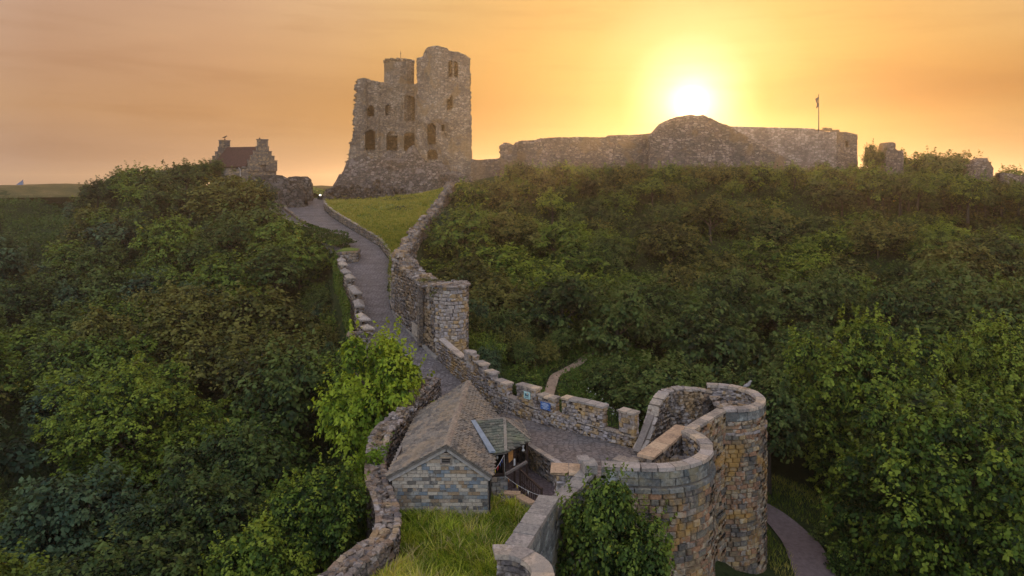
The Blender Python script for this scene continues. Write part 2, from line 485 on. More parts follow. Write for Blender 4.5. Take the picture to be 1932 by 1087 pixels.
def H(x, y):
    x = np.atleast_1d(np.asarray(x, float)); y = np.atleast_1d(np.asarray(y, float))
    num = np.zeros_like(x); den = np.zeros_like(x)
    for cx, cyy, cz in ctl:
        d2 = (x - cx) ** 2 + (y - cyy) ** 2
        wt = 1.0 / (d2 + 6.0) ** 1.9
        num += wt * cz; den += wt
    z = num / den + bumps(x, y) * .28
    # causeway
    inr = (y > 42) & (y < 121)
    rz = road_z(y)
    right = np.where(y > 62, np.maximum(ruin_x(y), road_r(y)), road_r(y) + .8)
    left = road_l(y)
    d = np.maximum(np.maximum(left - x, x - right), 0)
    top = rz - .35 - d * .0
    k = np.clip(1 - d / 2.6, 0, 1)
    k = k * k * (3 - 2 * k)
    bank = np.clip((x - road_r(y)) / np.maximum(ruin_x(y) - road_r(y), .5), 0, 1) * np.clip((y - 65) / 7, 0, 1)
    top = top + bank * (ruin_top(y) - 1.2 - top)
    z = np.where(inr, z * (1 - k) + np.minimum(top, np.maximum(top, z)) * k, z)
    far = np.clip((y - 230) / 120, 0, 1)
    z = z - 80 * far
    side = np.clip((np.abs(x) - 160) / 150, 0, 1)
    z = z - 60 * side
    return z


def h1(x, y): return float(H(x, y)[0])


def m_ground():
    m, t = newmat('hillside_ground')
    pos = t.n('ShaderNodeNewGeometry').outputs['Position']
    n1 = noise(t, pos, .25, 5); n2 = noise(t, pos, 3.0, 6, .7)
    c = t.ramp(n1, [(.35, (.022, .035, .012)), (.55, (.035, .05, .016)), (.7, (.055, .06, .022))])
    c = t.mix(1.0, c, t.ramp(n2, [(.3, .6), (.7, 1.4)]), 'MULTIPLY')
    finish(t, c, .95, n2, .25, 1.0, .1)
    return m


def m_field():
    m, t = newmat('short_turf')
    pos = t.n('ShaderNodeNewGeometry').outputs['Position']
    n1 = noise(t, pos, .3, 5); n2 = noise(t, pos, 5.0, 6, .7)
    c = t.ramp(n1, [(.35, (.10, .15, .03)), (.55, (.16, .20, .045)), (.7, (.24, .22, .08))])
    c = t.mix(1.0, c, t.ramp(n2, [(.3, .65), (.7, 1.35)]), 'MULTIPLY')
    finish(t, c, .95, n2, .12, 1.0, .1)
    return m


def m_cobble(name, c1, c2, c3, sc, stretch, bd=.05):
    m, t = newmat(name)
    pos = t.n('ShaderNodeNewGeometry').outputs['Position']
    s = t.n('ShaderNodeVectorMath', {0: pos, 1: stretch}, operation='MULTIPLY').outputs[0]
    v = t.n('ShaderNodeTexVoronoi', {'Vector': s, 'Scale': sc, 'Randomness': .6})
    e = t.n('ShaderNodeTexVoronoi', {'Vector': s, 'Scale': sc, 'Randomness': .6}, feature='DISTANCE_TO_EDGE').outputs['Distance']
    r = t.n('ShaderNodeSeparateColor', {0: v.outputs['Color']}).outputs[0]
    n1 = noise(t, pos, .5, 5, .6)
    n2 = noise(t, pos, 6, 5, .7)
    c = t.mix(r, c1, c2)
    c = t.mix(t.ramp(n1, [(.40, 0.0), (.62, .7)]), c, c3)
    c = t.mix(1.0, c, t.ramp(n2, [(.3, .75), (.7, 1.25)]), 'MULTIPLY')
    ed = t.ramp(e, [(.03, .45), (.16, 1.0)])
    c = t.mix(1.0, c, ed, 'MULTIPLY')
    finish(t, c, .62, t.math('ADD', ed, t.math('MULTIPLY', r, .35)), bd, 1.0, .35)
    return m


M['ground'] = m_ground()
M['turf'] = m_field()
M['cobble'] = m_cobble('road_setts', (.165, .15, .156), (.27, .245, .252), (.15, .132, .13), 3.3, (1, 1.7, 1))
M['court'] = m_cobble('court_flags', (.17, .155, .155), (.19, .172, .17), (.26, .20, .165), 3.6, (1, 1.3, 1), .01)
M['asphalt'] = m_plain('lane_asphalt', (.15, .115, .115), .9, .3, 4, bd=.02)
M['sea'] = m_plain('sea_water', (.10, .11, .13), .25, .2, .02, bd=.3)

xs = np.concatenate([-np.geomspace(400, 125, 12), np.arange(-120, 120.1, 1.25), np.geomspace(125, 400, 12)])
ys = np.concatenate([np.arange(-60, 8, 6), np.arange(8, 150, 1.25), np.geomspace(152, 480, 40)])
gx, gy = np.meshgrid(xs, ys)
gz = H(gx.ravel(), gy.ravel())
nx, ny = len(xs), len(ys)
ii = np.arange((ny - 1) * (nx - 1)); r_, c_ = ii // (nx - 1), ii % (nx - 1)
ff = np.stack([r_ * nx + c_, r_ * nx + c_ + 1, (r_ + 1) * nx + c_ + 1, (r_ + 1) * nx + c_], 1)
hill = ob('ground', mkmesh('ground', np.stack([gx.ravel(), gy.ravel(), gz], 1), ff, M['ground'], True))
tag(hill, kind='structure')
s = 2500
tag(ob('sea', mkmesh('sea', [(-s, -s, -58), (s, -s, -58), (s, s, -58), (-s, s, -58)], [(0, 1, 2, 3)], M['sea'])), kind='structure')


def strip(name, rows, mat, kind='structure', parent=None, smooth=True):
    """rows: list of rows of points"""
    m = len(rows[0]); v = [p for r in rows for p in r]
    f = np.array([(i * m + j, i * m + j + 1, (i + 1) * m + j + 1, (i + 1) * m + j) for i in range(len(rows) - 1) for j in range(m - 1)])
    o = ob(name, mkmesh(name, v, f, mat, smooth), parent)
    if kind: tag(o, kind=kind)
    return o


# the plateau turf left of the far end and behind the keep
rows = []
for Y in np.linspace(121.0, 232, 50):
    rows.append([(x, Y, h1(x, Y) + .12) for x in np.linspace(-150 if Y > 150 else -34, 14, 40)])
M['hay'] = m_field(); M['hay'].name = 'hay_field'
_cr = [n_ for n_ in M['hay'].node_tree.nodes if n_.type == 'VALTORGB'][0].color_ramp
for e_, c_ in zip(_cr.elements, ((.09, .085, .035), (.14, .115, .045), (.20, .15, .07))): e_.color = (*c_, 1)
strip('castle_field', rows, M['hay'])
rows = [[(x, Y, h1(x, Y) + .17) for x in np.linspace(-40, 10, 30)] for Y in np.linspace(120.5, 160, 24)]
strip('gap_turf', rows, M['turf'])

# causeway road
rows = []
for Y in np.arange(42.6, 121.5, .7):
    l, r = float(road_l(Y)), float(road_r(Y)); z = float(road_z(Y))
    rows.append([(l + (r - l) * q, Y, z - .10 * (2 * q - 1) ** 2) for q in np.linspace(-.03, 1.0, 9)])
strip('causeway_road', rows, M['cobble'])

# upper court of the barbican, paved
def poly(name, pts, mat, kind='structure', parent=None):
    o = ob(name, mkmesh(name, pts, [tuple(range(len(pts)))], mat), parent)
    if kind: tag(o, kind=kind)
    return o


CZ = -13.9
RET = [(3.9, 32.6), (2.9, 34.7), (1.05, 38.0), (-.3, 40.6), (-3.0, 42.7)]
WALLP = [(-3.45, 48.0), (-2.3, 46.0), (-1.3, 44.4), (-.2, 43.0), (2.2, 40.7), (4.2, 39.2), (6.4, 37.3), (8.0, 38.6)]
poly('paved_court', [(x, y, CZ) for x, y in [(3.9, 32.6), (9.2, 35.0), (8.0, 38.7), (6.5, 37.35), (4.25, 39.25), (2.25, 40.75), (-.15, 43.05), (-3.0, 42.75), (-.3, 40.6), (1.05, 38.0), (2.9, 34.7)]], M['court'])
poly('lower_yard', [(x, y, -15.05) for x, y in [(-1.2, 33.4), (1.2, 31.6), (3.2, 31.0), (4.1, 32.6), (2.95, 34.75), (1.1, 38.05), (-.25, 40.6), (-1.0, 42)]],
     m_cobble('yard_setts', (.15, .115, .13), (.22, .175, .185), (.19, .14, .14), 5.0, (1, 2.6, 1)))
# long-grass court in front of the small house
rows = []
for Y in np.linspace(19.5, 33.5, 24):
    l = np.interp(Y, [19.5, 24, 27, 29, 31, 33.5], [-5.2, -6.0, -5.3, -5.0, -5.6, -6.0])
    r = np.interp(Y, [19.5, 22.6, 26, 30, 31, 33.5], [-1.5, .1, 1.2, 2.7, 2.4, 1.0])
    rows.append([(x, Y, -14.95 + .12 * math.sin(x * 1.3 + Y) + .10 * math.sin(Y * .9 + x * .7) - .02 * (Y - 27)) for x in np.linspace(l, r, 14)])
M['court_soil'] = m_plain('grass_soil', (.07, .085, .03), .95, .4, 3, bd=.05)
strip('grass_court', rows, M['court_soil'])

# grass bank right of the road up to the ruined wall, then level turf before the keep
M['bank'] = m_field()
M['bank'].name = 'bank_turf'
def bank_pt(q, Y):
    r = float(road_r(Y)) + .18; e = float(ruin_x(Y)) - .3
    if Y > 104: e = float(np.interp(Y, [104, 124], [-9.5, -6]))
    zr = float(road_z(Y)) + float(np.interp(Y, [65, 68, 74, 108, 116], [.0, .3, .8, .9, .5]))
    ze = float(ruin_top(min(Y, 110))) - float(np.interp(Y, [60, 64, 70, 80, 95, 110], [5.2, 4.6, 2.2, 1.1, .9, .4]))
    flat = float(np.interp(Y, [60, 104, 124], [0, 0, 1]))
    prof = q ** (1.0 + 1.1 * min(1, max(0, (Y - 92) / 12)))
    z = zr + (ze - zr) * prof
    if Y > 92: z = zr + (ze - zr) * (q ** 2.4 * np.interp(Y, [92, 100], [0, 1]) + prof * np.interp(Y, [92, 100], [1, 0]))
    return (r + (e - r) * q, Y, z + .07 * math.sin(Y * .8 + q * 9) * q * (1 - q) * 4)


rows = [[bank_pt(q, Y) for q in np.linspace(0, 1, 22)] for Y in np.arange(64.6, 122.5, 1.0)]
strip('grass_bank', rows, M['bank'])

# paths
def ribbon(name, pts, wd, mat, lift=.07, n=40):
    P = [Vector((x, y, 0)) for x, y in pts]
    sm = []
    for i in range(len(P) - 1):
        p0, p1, p2, p3 = P[max(i - 1, 0)], P[i], P[i + 1], P[min(i + 2, len(P) - 1)]
        for k in range(8):
            u = k / 8
            sm.append(.5 * ((2 * p1) + (p2 - p0) * u + (2 * p0 - 5 * p1 + 4 * p2 - p3) * u * u + (3 * p1 - p0 - 3 * p2 + p3) * u ** 3))
    sm.append(P[-1])
    rows = []
    for i, p in enumerate(sm):
        t = (sm[min(i + 1, len(sm) - 1)] - sm[max(i - 1, 0)]).normalized(); nrm = Vector((-t.y, t.x, 0))
        zc = h1(p.x, p.y)
        rows.append([tuple((p + nrm * wd * q)[:2]) + (max(zc, h1(*(p + nrm * wd * q)[:2])) + lift - .05 * abs(q) * 2,) for q in (-.5, -.25, 0, .25, .5)])
    return strip(name, rows, mat)


# ================================================================ STONES AND WALLS
def block_variants(n, jit, inset, name):
    out = []
    for i in range(n):
        v = []
        for yy, ins in ((.5, 0.0), (-.5 + .22, 0.0), (-.5, inset)):
            for sx, sz in ((-1, -1), (1, -1), (1, 1), (-1, 1)):
                j = rng.normal(0, jit, 3)
                if yy == .5: j *= .3
                v.append((sx * (.5 - ins) + j[0], yy + j[1] * (1.6 if yy < 0 else .3), sz * (.5 - ins * 1.3) + j[2]))
        f = []
        for a in (0, 4):
            for k in range(4):
                k2 = (k + 1) % 4
                f.append((a + k, a + 4 + k, a + 4 + k2, a + k2))
        f.append((8, 9, 10, 11)); f.append((3, 2, 1, 0))
        f = [tuple(q) for q in f]
        out.append((np.array(v), f))
    return out


_mesh_cache = {}
VAR = {'ashlar': block_variants(8, .022, .07, 'ashlar'), 'rough': block_variants(10, .075, .13, 'rough'), 'slab': block_variants(6, .012, .03, 'slab'),
       'lump': block_variants(10, .12, .2, 'lump')}


def vmesh(kind, i, mat, name):
    key = (kind, i, mat.name, name)
    if key not in _mesh_cache:
        v, f = VAR[kind][i]
        _mesh_cache[key] = mkmesh(name, v, f, mat)
    return _mesh_cache[key]


def clean_orphans():
    for me in [m for m in bpy.data.meshes if m.users == 0]:
        bpy.data.meshes.remove(me)


class Stones:
    """a set of separate stones of one wall or roof; the largest in view become objects, the rest one joined part"""
    def __init__(s, kind='ashlar'):
        s.items = []; s.kind = kind

    def add(s, pos, size, rz=0.0, rx=0.0, ry=0.0, kind=None, nrm=None):
        s.items.append((Vector(pos), tuple(size), (rx, ry, rz), kind or s.kind, nrm))

    def emit(s, parent, mat, name='stone', cap=300, minpx=8.0, rest='stones_small', sub=None, px_edge='max'):
        sc = []
        for it in s.items:
            p = it[0]
            if p.y < 5: sc.append(0); continue
            px, py = topx(*p)
            size = max(it[1][0], it[1][2]) * F / p.y
            vis = -60 < px < 1992 and -60 < py < 1130
            if it[4] is not None:
                d = -p.normalized()
                fc = d.dot(it[4])
                vis = vis and fc > .04
                size *= max(0.15, min(1, fc * 1.5))
            sc.append(size if vis else 0)
        order = sorted(range(len(s.items)), key=lambda i: -sc[i])
        solo = [i for i in order[:cap] if sc[i] >= minpx]
        so = set(solo)
        host = sub or parent
        base = parent.location if (parent is not None and sub is None) else Vector((0, 0, 0))
        for i in solo:
            p, size, rot, kind, _ = s.items[i]
            vi = (i * 7 + 3) % len(VAR[kind])
            o = bpy.data.objects.new(name, vmesh(kind, vi, mat, name))
            COL.objects.link(o)
            o.parent = host
            o.location = p - base
            o.rotation_euler = rot
            o.scale = size
        V = []; Fc = []; b = 0
        for i in range(len(s.items)):
            if i in so: continue
            p, size, rot, kind, _ = s.items[i]
            v, f = VAR[kind][(i * 7 + 3) % len(VAR[kind])]
            m = np.array(Euler(rot).to_matrix())
            vv = (v * np.array(size)) @ m.T + np.array(p)
            V.append(vv); Fc.append(np.array(f) + b); b += len(vv)
        if V:
            me = mkmesh(rest, np.concatenate(V), np.concatenate(Fc), mat)
            o = bpy.data.objects.new(rest, me)
            COL.objects.link(o)
            o.parent = host
            o.location = -base
            o['kind'] = 'stuff'
        return len(solo)


class Path:
    """a plan line with smooth corners; s is the length along it"""
    def __init__(s, pts, closed=False, smooth=False, step=.12):
        P = [Vector((x, y, 0)) for x, y in pts]
        if smooth:
            sm = []
            for i in range(len(P) - 1):
                p0, p1, p2, p3 = P[max(i - 1, 0)], P[i], P[i + 1], P[min(i + 2, len(P) - 1)]
                for k in range(10):
                    u = k / 10
                    sm.append(.5 * ((2 * p1) + (p2 - p0) * u + (2 * p0 - 5 * p1 + 4 * p2 - p3) * u * u + (3 * p1 - p0 - 3 * p2 + p3) * u ** 3))
            sm.append(P[-1]); P = sm
        s.P = P
        s.S = [0.0]
        for a, b in zip(P, P[1:]): s.S.append(s.S[-1] + (b - a).length)
        s.L = s.S[-1]

    def at(s, q):
        q = min(max(q, 0.0), s.L)
        i = min(max(int(np.searchsorted(s.S, q, side='right')) - 1, 0), len(s.P) - 2)
        u = (q - s.S[i]) / max(1e-9, s.S[i + 1] - s.S[i])
        p = s.P[i].lerp(s.P[i + 1], u)
        t = (s.P[i + 1] - s.P[i]).normalized()
        # blend tangents a little
        if u < .5 and i > 0:
            t0 = (s.P[i] - s.P[i - 1]).normalized()
            if t0.dot(t) > .8: t = (t0 * (.5 - u) + t * (.5 + u)).normalized()
        elif u >= .5 and i < len(s.P) - 2:
            t1 = (s.P[i + 2] - s.P[i + 1]).normalized()
            if t1.dot(t) > .8: t = (t1 * (u - .5) + t * (1.5 - u)).normalized()
        return p, t


def arc(cx, cyy, r, a0, a1, n=28):
    return [(cx + r * math.cos(R(a0 + (a1 - a0) * i / n)), cyy + r * math.sin(R(a0 + (a1 - a0) * i / n))) for i in range(n + 1)]


def fn(v):
    return v if callable(v) else (lambda q, _v=v: _v)


def wall_core(path, z0, z1, th, mat, parent, name='wall_core', inset=.07, step=.4, rough=0.0, s0=0.0, s1=None, side=0.0):
    """solid body of a wall: its middle line is offset by side (positive = left of the run)"""
    z0 = fn(z0); z1 = fn(z1); s1 = path.L if s1 is None else s1
    n = max(1, int(math.ceil((s1 - s0) / step)))
    rings = []
    for i in range(n + 1):
        q = s0 + (s1 - s0) * i / n
        p, t = path.at(q)
        if i == 0: p = p + t * inset * .6
        if i == n: p = p - t * inset * .6
        nr = Vector((-t.y, t.x, 0))
        a = p + nr * (side + th / 2 - inset); b = p + nr * (side - th / 2 + inset)
        top = z1(q) - inset * .5 + (rng.uniform(-1, 1) * rough if rough else 0)
        bot = z0(q)
        mid = (top + bot) / 2
        rings.append([(a.x, a.y, bot), (a.x, a.y, top), (b.x, b.y, top), (b.x, b.y, bot)])
    v = [p for r in rings for p in r]
    f = []
    for i in range(n):
        o = i * 4
        for k in range(4):
            f.append((o + k, o + (k + 1) % 4, o + 4 + (k + 1) % 4, o + 4 + k))
    f.append((3, 2, 1, 0)); o = n * 4; f.append((o, o + 1, o + 2, o + 3))
    return ob(name, mkmesh(name, v, f, mat), parent)


def face_blocks(st, path, side, z0, z1, rh, bl, dep=.22, gap=.018, s0=0.0, s1=None, jitter=.012, kind=None, rhj=.15, wander=0.0):
    """coursed stones on one face; side = signed distance of the outer face from the path line (+ left)"""
    z0 = fn(z0); z1 = fn(z1); s1 = path.L if s1 is None else s1
    lo = min(z0(s0 + (s1 - s0) * k / 30) for k in range(31)); hi = max(z1(s0 + (s1 - s0) * k / 30) for k in range(31))
    z = hi
    sg = 1 if side > 0 else -1
    while z > lo:
        h = rh * rng.uniform(1 - rhj, 1 + rhj)
        q = s0 + rng.uniform(0, .6) * bl - bl * .6
        while q < s1:
            L = bl * rng.uniform(.62, 1.45)
            a, b = max(q, s0), min(q + L, s1)
            q += L
            if b - a < .07: continue
            if s1 - b < .10: b = s1; q = s1 + 1
            mq = (a + b) / 2
            zt = z; zb = z - h
            if zt > z1(mq) + .35 * h or zb < z0(mq) - .5 * h: continue
            zt = min(zt, z1(mq)); zb = max(zb, z0(mq))
            if zt - zb < .05: continue
            p, t = path.at(mq)
            nr = Vector((-t.y, t.x, 0)) * sg
            k = abs(side) - dep / 2 + rng.uniform(-jitter, jitter)
            c = p + nr * k
            ang = math.atan2(nr.y, nr.x) + math.pi / 2
            st.add((c.x, c.y, (zt + zb) / 2 + rng.uniform(-1, 1) * wander), (b - a - gap, dep, zt - zb - gap), ang, rng.uniform(-1, 1) * .02, rng.uniform(-1, 1) * (.01 + wander), kind, nr)
        z -= h


def end_blocks(st, path, q, th, z0, z1, rh, direction, dep=.2, side=0.0, gap=.018, kind=None):
    """stones closing a wall's end"""
    p, t = path.at(q)
    nr = Vector((-t.y, t.x, 0))
    t = t * direction
    z = z1
    k = 0
    while z > z0 + .05:
        h = min(rh * rng.uniform(.85, 1.15), z - z0)
        cuts = [-.5, rng.uniform(-.2, .2), .5] if th > .5 else [-.5, .5]
        for a, b in zip(cuts, cuts[1:]):
            c = p + nr * ((a + b) / 2 * th + side) - t * (dep / 2 - .004 - .004 * (k % 2))
            st.add((c.x, c.y, z - h / 2), ((b - a) * th - gap, dep, h - gap), math.atan2(t.y, t.x) + math.pi / 2, 0, 0, kind, t)
        z -= h; k += 1


def coping(st, path, zt, th, hgt, bl, over=.05, s0=0.0, s1=None, side=0.0, kind='slab', wob=.01, slope=True):
    zt = fn(zt); s1 = path.L if s1 is None else s1
    n = max(1, round((s1 - s0) / bl)); cuts = np.linspace(s0, s1, n + 1)
    cuts[1:-1] += rng.uniform(-.12, .12, n - 1) * bl
    for a, b in zip(cuts, cuts[1:]):
        p, t = path.at((a + b) / 2)
        pa, _ = path.at(a); pb, _ = path.at(b)
        nr = Vector((-t.y, t.x, 0))
        c = p + nr * side
        za, zb = zt(a), zt(b)
        L = math.hypot((pb - pa).length, zb - za)
        st.add((c.x, c.y, (za + zb) / 2 + rng.uniform(-wob, wob) + hgt / 2 - .005), (L + (.0 if n == 1 else th * L * .0) - .03, th + 2 * over, hgt), math.atan2(t.y, t.x), 0,
               -math.atan2(zb - za, (pb - pa).length) if slope else 0, kind, None)


def coping_arc(parent, cx, cyy, r0, r1, a0, a1, zt, hgt, n, mat, name='coping_stone', gap=.035):
    """wedge-shaped coping stones on a round wall, each an object"""
    for i in range(n):
        b0 = R(a0 + (a1 - a0) * i / n); b1 = R(a0 + (a1 - a0) * (i + 1) / n)
        g = gap / r1
        bs = np.linspace(b0 + g * .5, b1 - g * .5, 5)
        dz = rng.uniform(-.018, .018); r1_ = r1; r1 = r1 + rng.uniform(-.03, .025)
        v = []
        for b in bs:
            for rr in (r0, r1):
                for z in (zt, zt + hgt):
                    inner = .02 if z > zt else 0
                    rad = rr + (inner if rr == r0 else -inner)
                    v.append((cx + rad * math.cos(b), cyy + rad * math.sin(b), z + dz))
        f = []
        for k in range(4):
            o = k * 4
            f += [(o, o + 4, o + 6, o + 2), (o + 1, o + 3, o + 7, o + 5), (o, o + 1, o + 5, o + 4), (o + 2, o + 6, o + 7, o + 3)]
        f += [(0, 2, 3, 1), (16, 17, 19, 18)]
        ob(name, mkmesh(name, v, f, mat), parent); r1 = r1_


def rubble_top(st, path, zt, th, size, s0=0.0, s1=None, side=0.0, hump=.1, dens=1.0, keep=None):
    """loose weathered stones bedded in the top of a broken wall"""
    zt = fn(zt); s1 = path.L if s1 is None else s1
    n = int((s1 - s0) * th / (size * size) * 1.15 * dens)
    for _ in range(n):
        q = rng.uniform(s0, s1); w_ = rng.uniform(-.5, .5)
        p, t = path.at(q); nr = Vector((-t.y, t.x, 0))
        c = p + nr * (w_ * th + side)
        k = rng.uniform(.55, 1.35) * size
        z = zt(q) + hump * (1 - 4 * w_ * w_) * rng.uniform(.2, 1.1) - .05
        st.add((c.x, c.y, z), (k * rng.uniform(.8, 1.4), k, k * rng.uniform(.5, .8)), rng.uniform(0, 6.3), rng.uniform(-.3, .3), rng.uniform(-.3, .3), 'lump', None)
# ================================================================ GATEHOUSE AND NEAR WALLS
ZT = -11.5
# ---- the nearer drum tower
t1 = thing('drum_tower', 'nearer round sandstone gate tower with a bush growing against its left side', 'tower', (5.9, 31.8, -21.6), 'twin drum towers of the gatehouse')
pA = Path([(3.62, 29.12), (4.6, 28.98)] + arc(5.9, 31.8, 2.9, -90, 36, 34))
wall_core(pA, -21.6, ZT - .16, .55, M['dark_joint'], t1, inset=.1, side=.20, step=.25)
# a lower, wider body under the string course: footing band
bodyA = Path([(3.62, 29.12), (4.6, 28.98)] + arc(5.9, 31.8, 2.9, -90, 36, 34))
stA = Stones('ashlar')
face_blocks(stA, pA, -.10, -21.6, ZT - 1.02, .27, .42, dep=.24, kind='ashlar', jitter=.03)
stA.emit(t1, M['drum'], 'stone', 300)
stA2 = Stones('ashlar')
face_blocks(stA2, pA, -.02, ZT - .83, ZT - .165, .33, .62, dep=.16, kind='slab', jitter=.006)
stA2.emit(t1, M['dark_ashlar'], 'parapet_stone', 120)
stI = Stones('rough')
face_blocks(stI, pA, .44, ZT - 1.3, ZT - .16, .17, .24, dep=.18, s0=1.0)
stI.emit(t1, M['parapet'], 'inner_stone', 120)
coping_arc(t1, 5.9, 31.8, 2.38, 2.96, -90, 36, ZT - .15, .15, 9, M['coping'])
stc = Stones('slab')
coping(stc, Path([(3.62, 29.12), (4.6, 28.98), (5.9, 28.9)]), ZT - .15, .52, .15, .78, over=.03, side=.22)
stc.emit(t1, M['coping'], 'coping_stone')
# string course under the parapet
for nm, (z, dz, rr) in {'string_course': (ZT - 1.02, .17, 2.99)}.items():
    pts = [(3.60, 29.05), (4.6, 28.9)] + arc(5.9, 31.8, rr, -90, 36, 34)
    sp = Path(pts)
    st = Stones('slab')
    coping(st, sp, z, .10, dz, .7, over=.04, side=.05, slope=False)
    st.emit(t1, M['dark_ashlar'], nm)
# rubble fill inside the parapet and its floor
fl = [(5.9 + 2.4 * math.cos(R(a)), 31.8 + 2.4 * math.sin(R(a)), ZT - 1.25 + .05 * math.sin(a)) for a in range(-92, 40, 12)] + [(7.6, 34.0, ZT - 1.2), (5.6, 31.3, ZT - 1.15), (4.9, 30.2, ZT - 1.2), (4.6, 29.4, ZT - 1.25)]
ob('tower_floor', mkmesh('tower_floor', fl, [tuple(range(len(fl)))], M['core']), t1)
st = Stones('lump')
for _ in range(260):
    x, y = rng.uniform(5.2, 8.3), rng.uniform(29.3, 34)
    if (x - 5.9) ** 2 + (y - 31.8) ** 2 > 2.25 ** 2: continue
    if (x - 5.75) * 3.5 - (y - 31.0) * 2.55 < 1.2: continue
    k = rng.uniform(.14, .36)
    st.add((x, y, ZT - 1.22 + rng.uniform(0, .18) + max(0, y - 31.5) * .08), (k * 1.4, k, k * .5), rng.uniform(0, 6.3), rng.uniform(-.25, .25), rng.uniform(-.25, .25))
st.emit(t1, M['rubble'], 'rubble_stone', 120, minpx=7)
for (x, y, sx, sy, h) in [(5.35, 29.75, .35, .3, .38), (5.75, 29.85, .3, .3, .34), (6.2, 29.75, .42, .36, .5), (4.95, 29.85, .5, .25, .15), (4.5, 30.0, .5, .3, .12)]:
    st = Stones('ashlar'); st.add((x, y, ZT - 1.2 + h / 2 + .25), (sx, sy, h + .3), .2); st.emit(t1, M['parapet'], 'loose_block')

# ---- the farther drum tower
t2 = thing('drum_tower', 'farther round sandstone gate tower with a bird perched on its curved rim', 'tower', (11.1, 38.75, -21.8), 'twin drum towers of the gatehouse')
pB = Path(arc(11.1, 38.75, 2.45, -98, 88, 44))
wall_core(pB, -21.8, ZT - .16, .5, M['dark_joint'], t2, inset=.1, side=.18, step=.25)
stB = Stones('ashlar')
face_blocks(stB, pB, -.10, -21.8, ZT - 1.28, .24, .40, dep=.24, jitter=.03)
stB.emit(t2, M['drum'], 'stone', 300)
stB2 = Stones('slab')
face_blocks(stB2, pB, -.02, ZT - .62, ZT - .165, .46, .70, dep=.16, kind='slab', jitter=.006)
stB2.emit(t2, M['dark_ashlar'], 'parapet_stone', 60)
stB3 = Stones('rough')
face_blocks(stB3, pB, -.03, ZT - 1.22, ZT - .64, .19, .45, dep=.18, jitter=.03)
stB3.emit(t2, M['drum'], 'frieze_stone', 60)
st = Stones('slab')
coping(st, Path(arc(11.1, 38.75, 2.53, -98, 60, 30)), ZT - 1.30, .12, .10, .55, over=.03, side=.05, slope=False, wob=.03)
st.emit(t2, M['parapet'], 'string_course')
stI = Stones('rough')
face_blocks(stI, pB, .42, ZT - 1.0, ZT - .16, .17, .26, dep=.18)
stI.emit(t2, M['parapet'], 'inner_stone', 110)
coping_arc(t2, 11.1, 38.75, 2.0, 2.52, -98, 88, ZT - .15, .15, 12, M['coping'])
fl = [(11.1 + 2.1 * math.cos(R(a)), 38.75 + 2.1 * math.sin(R(a)), ZT - .85) for a in range(-98, 92, 12)]
ob('tower_floor', mkmesh('tower_floor', fl, [tuple(range(len(fl)))], M['core']), t2)
st = Stones('lump')
for _ in range(120):
    a = R(rng.uniform(-90, 85)); rr = 1.9 * math.sqrt(rng.uniform())
    k = rng.uniform(.14, .3)
    st.add((11.1 + rr * math.cos(a), 38.75 + rr * math.sin(a), ZT - .82 + .25 * rng.uniform()), (k * 1.3, k, k * .5), rng.uniform(0, 6.3), 0.1, 0)
st.emit(t2, M['rubble'], 'rubble_stone', 80, minpx=6)

# ---- wall joining the drums, above the gate
t = thing('gate_wall', 'straight coped wall joining the two drum towers above the gate', 'wall', (9.5, 35, -21))
pG = Path([(8.36, 33.45), (10.72, 36.32)])
wall_core(pG, -19.8, ZT - .13, .5, M['dark_joint'], t, side=.1)
st = Stones('rough'); face_blocks(st, pG, -.15, -19.8, ZT - .14, .25, .42, kind='ashlar'); st.emit(t, M['drum'], 'stone', 200)
st = Stones('rough'); face_blocks(st, pG, .35, ZT - 2.4, ZT - .14, .2, .3); st.emit(t, M['rubble'], 'inner_stone', 100)
st = Stones('slab'); coping(st, pG, ZT - .13, .42, .14, .75, over=.04, side=.1, s0=-.0); st.emit(t, M['coping'], 'coping_stone')
ob('gate_arch', mkmesh('gate_arch', [(8.9, 33.3, -21.8), (11.0, 35.9, -21.8)] + [(8.9 + 2.1 * q, 33.3 + 2.6 * q, -19.8) for q in (1, 0)], [(0, 1, 2, 3)], M['shadow']), t)  # flat sheet with the dark of the gateway painted on

# ---- chord wall with the broad orange slabs
t = thing('slab_topped_wall', 'low wall topped with five broad orange sandstone slabs inside the gatehouse', 'wall', (7, 32.8, -14))
pC = Path([(5.72, 30.75), (8.28, 34.55)])
wall_core(pC, -14.2, -11.86, .55, M['core'], t)
st = Stones('rough')
for sd in (.3, -.3): face_blocks(st, pC, sd, -13.9, -11.86, .22, .34)
st.emit(t, M['rubble'], 'stone', 90)
st = Stones('slab'); coping(st, pC, -11.85, .68, .13, .92, over=.04); st.emit(t, M['slab'], 'top_slab')
st = Stones('slab')
for (x, y, a, b, r) in [(5.15, 30.95, .8, .5, .6), (5.35, 30.2, 1.0, .45, -.2), (4.5, 30.45, .9, .45, -.15), (4.75, 31.2, .6, .5, .9)]:
    st.add((x, y, -12.05 - .04 * rng.uniform()), (a, b, .13), r)
st.emit(t, M['coping'], 'loose_slab')
mb = MB(); mb.box((5.1, 30.6, -13.0), (1.4, .9, 1.8), .3); mb.build('footing', M['core'], t)

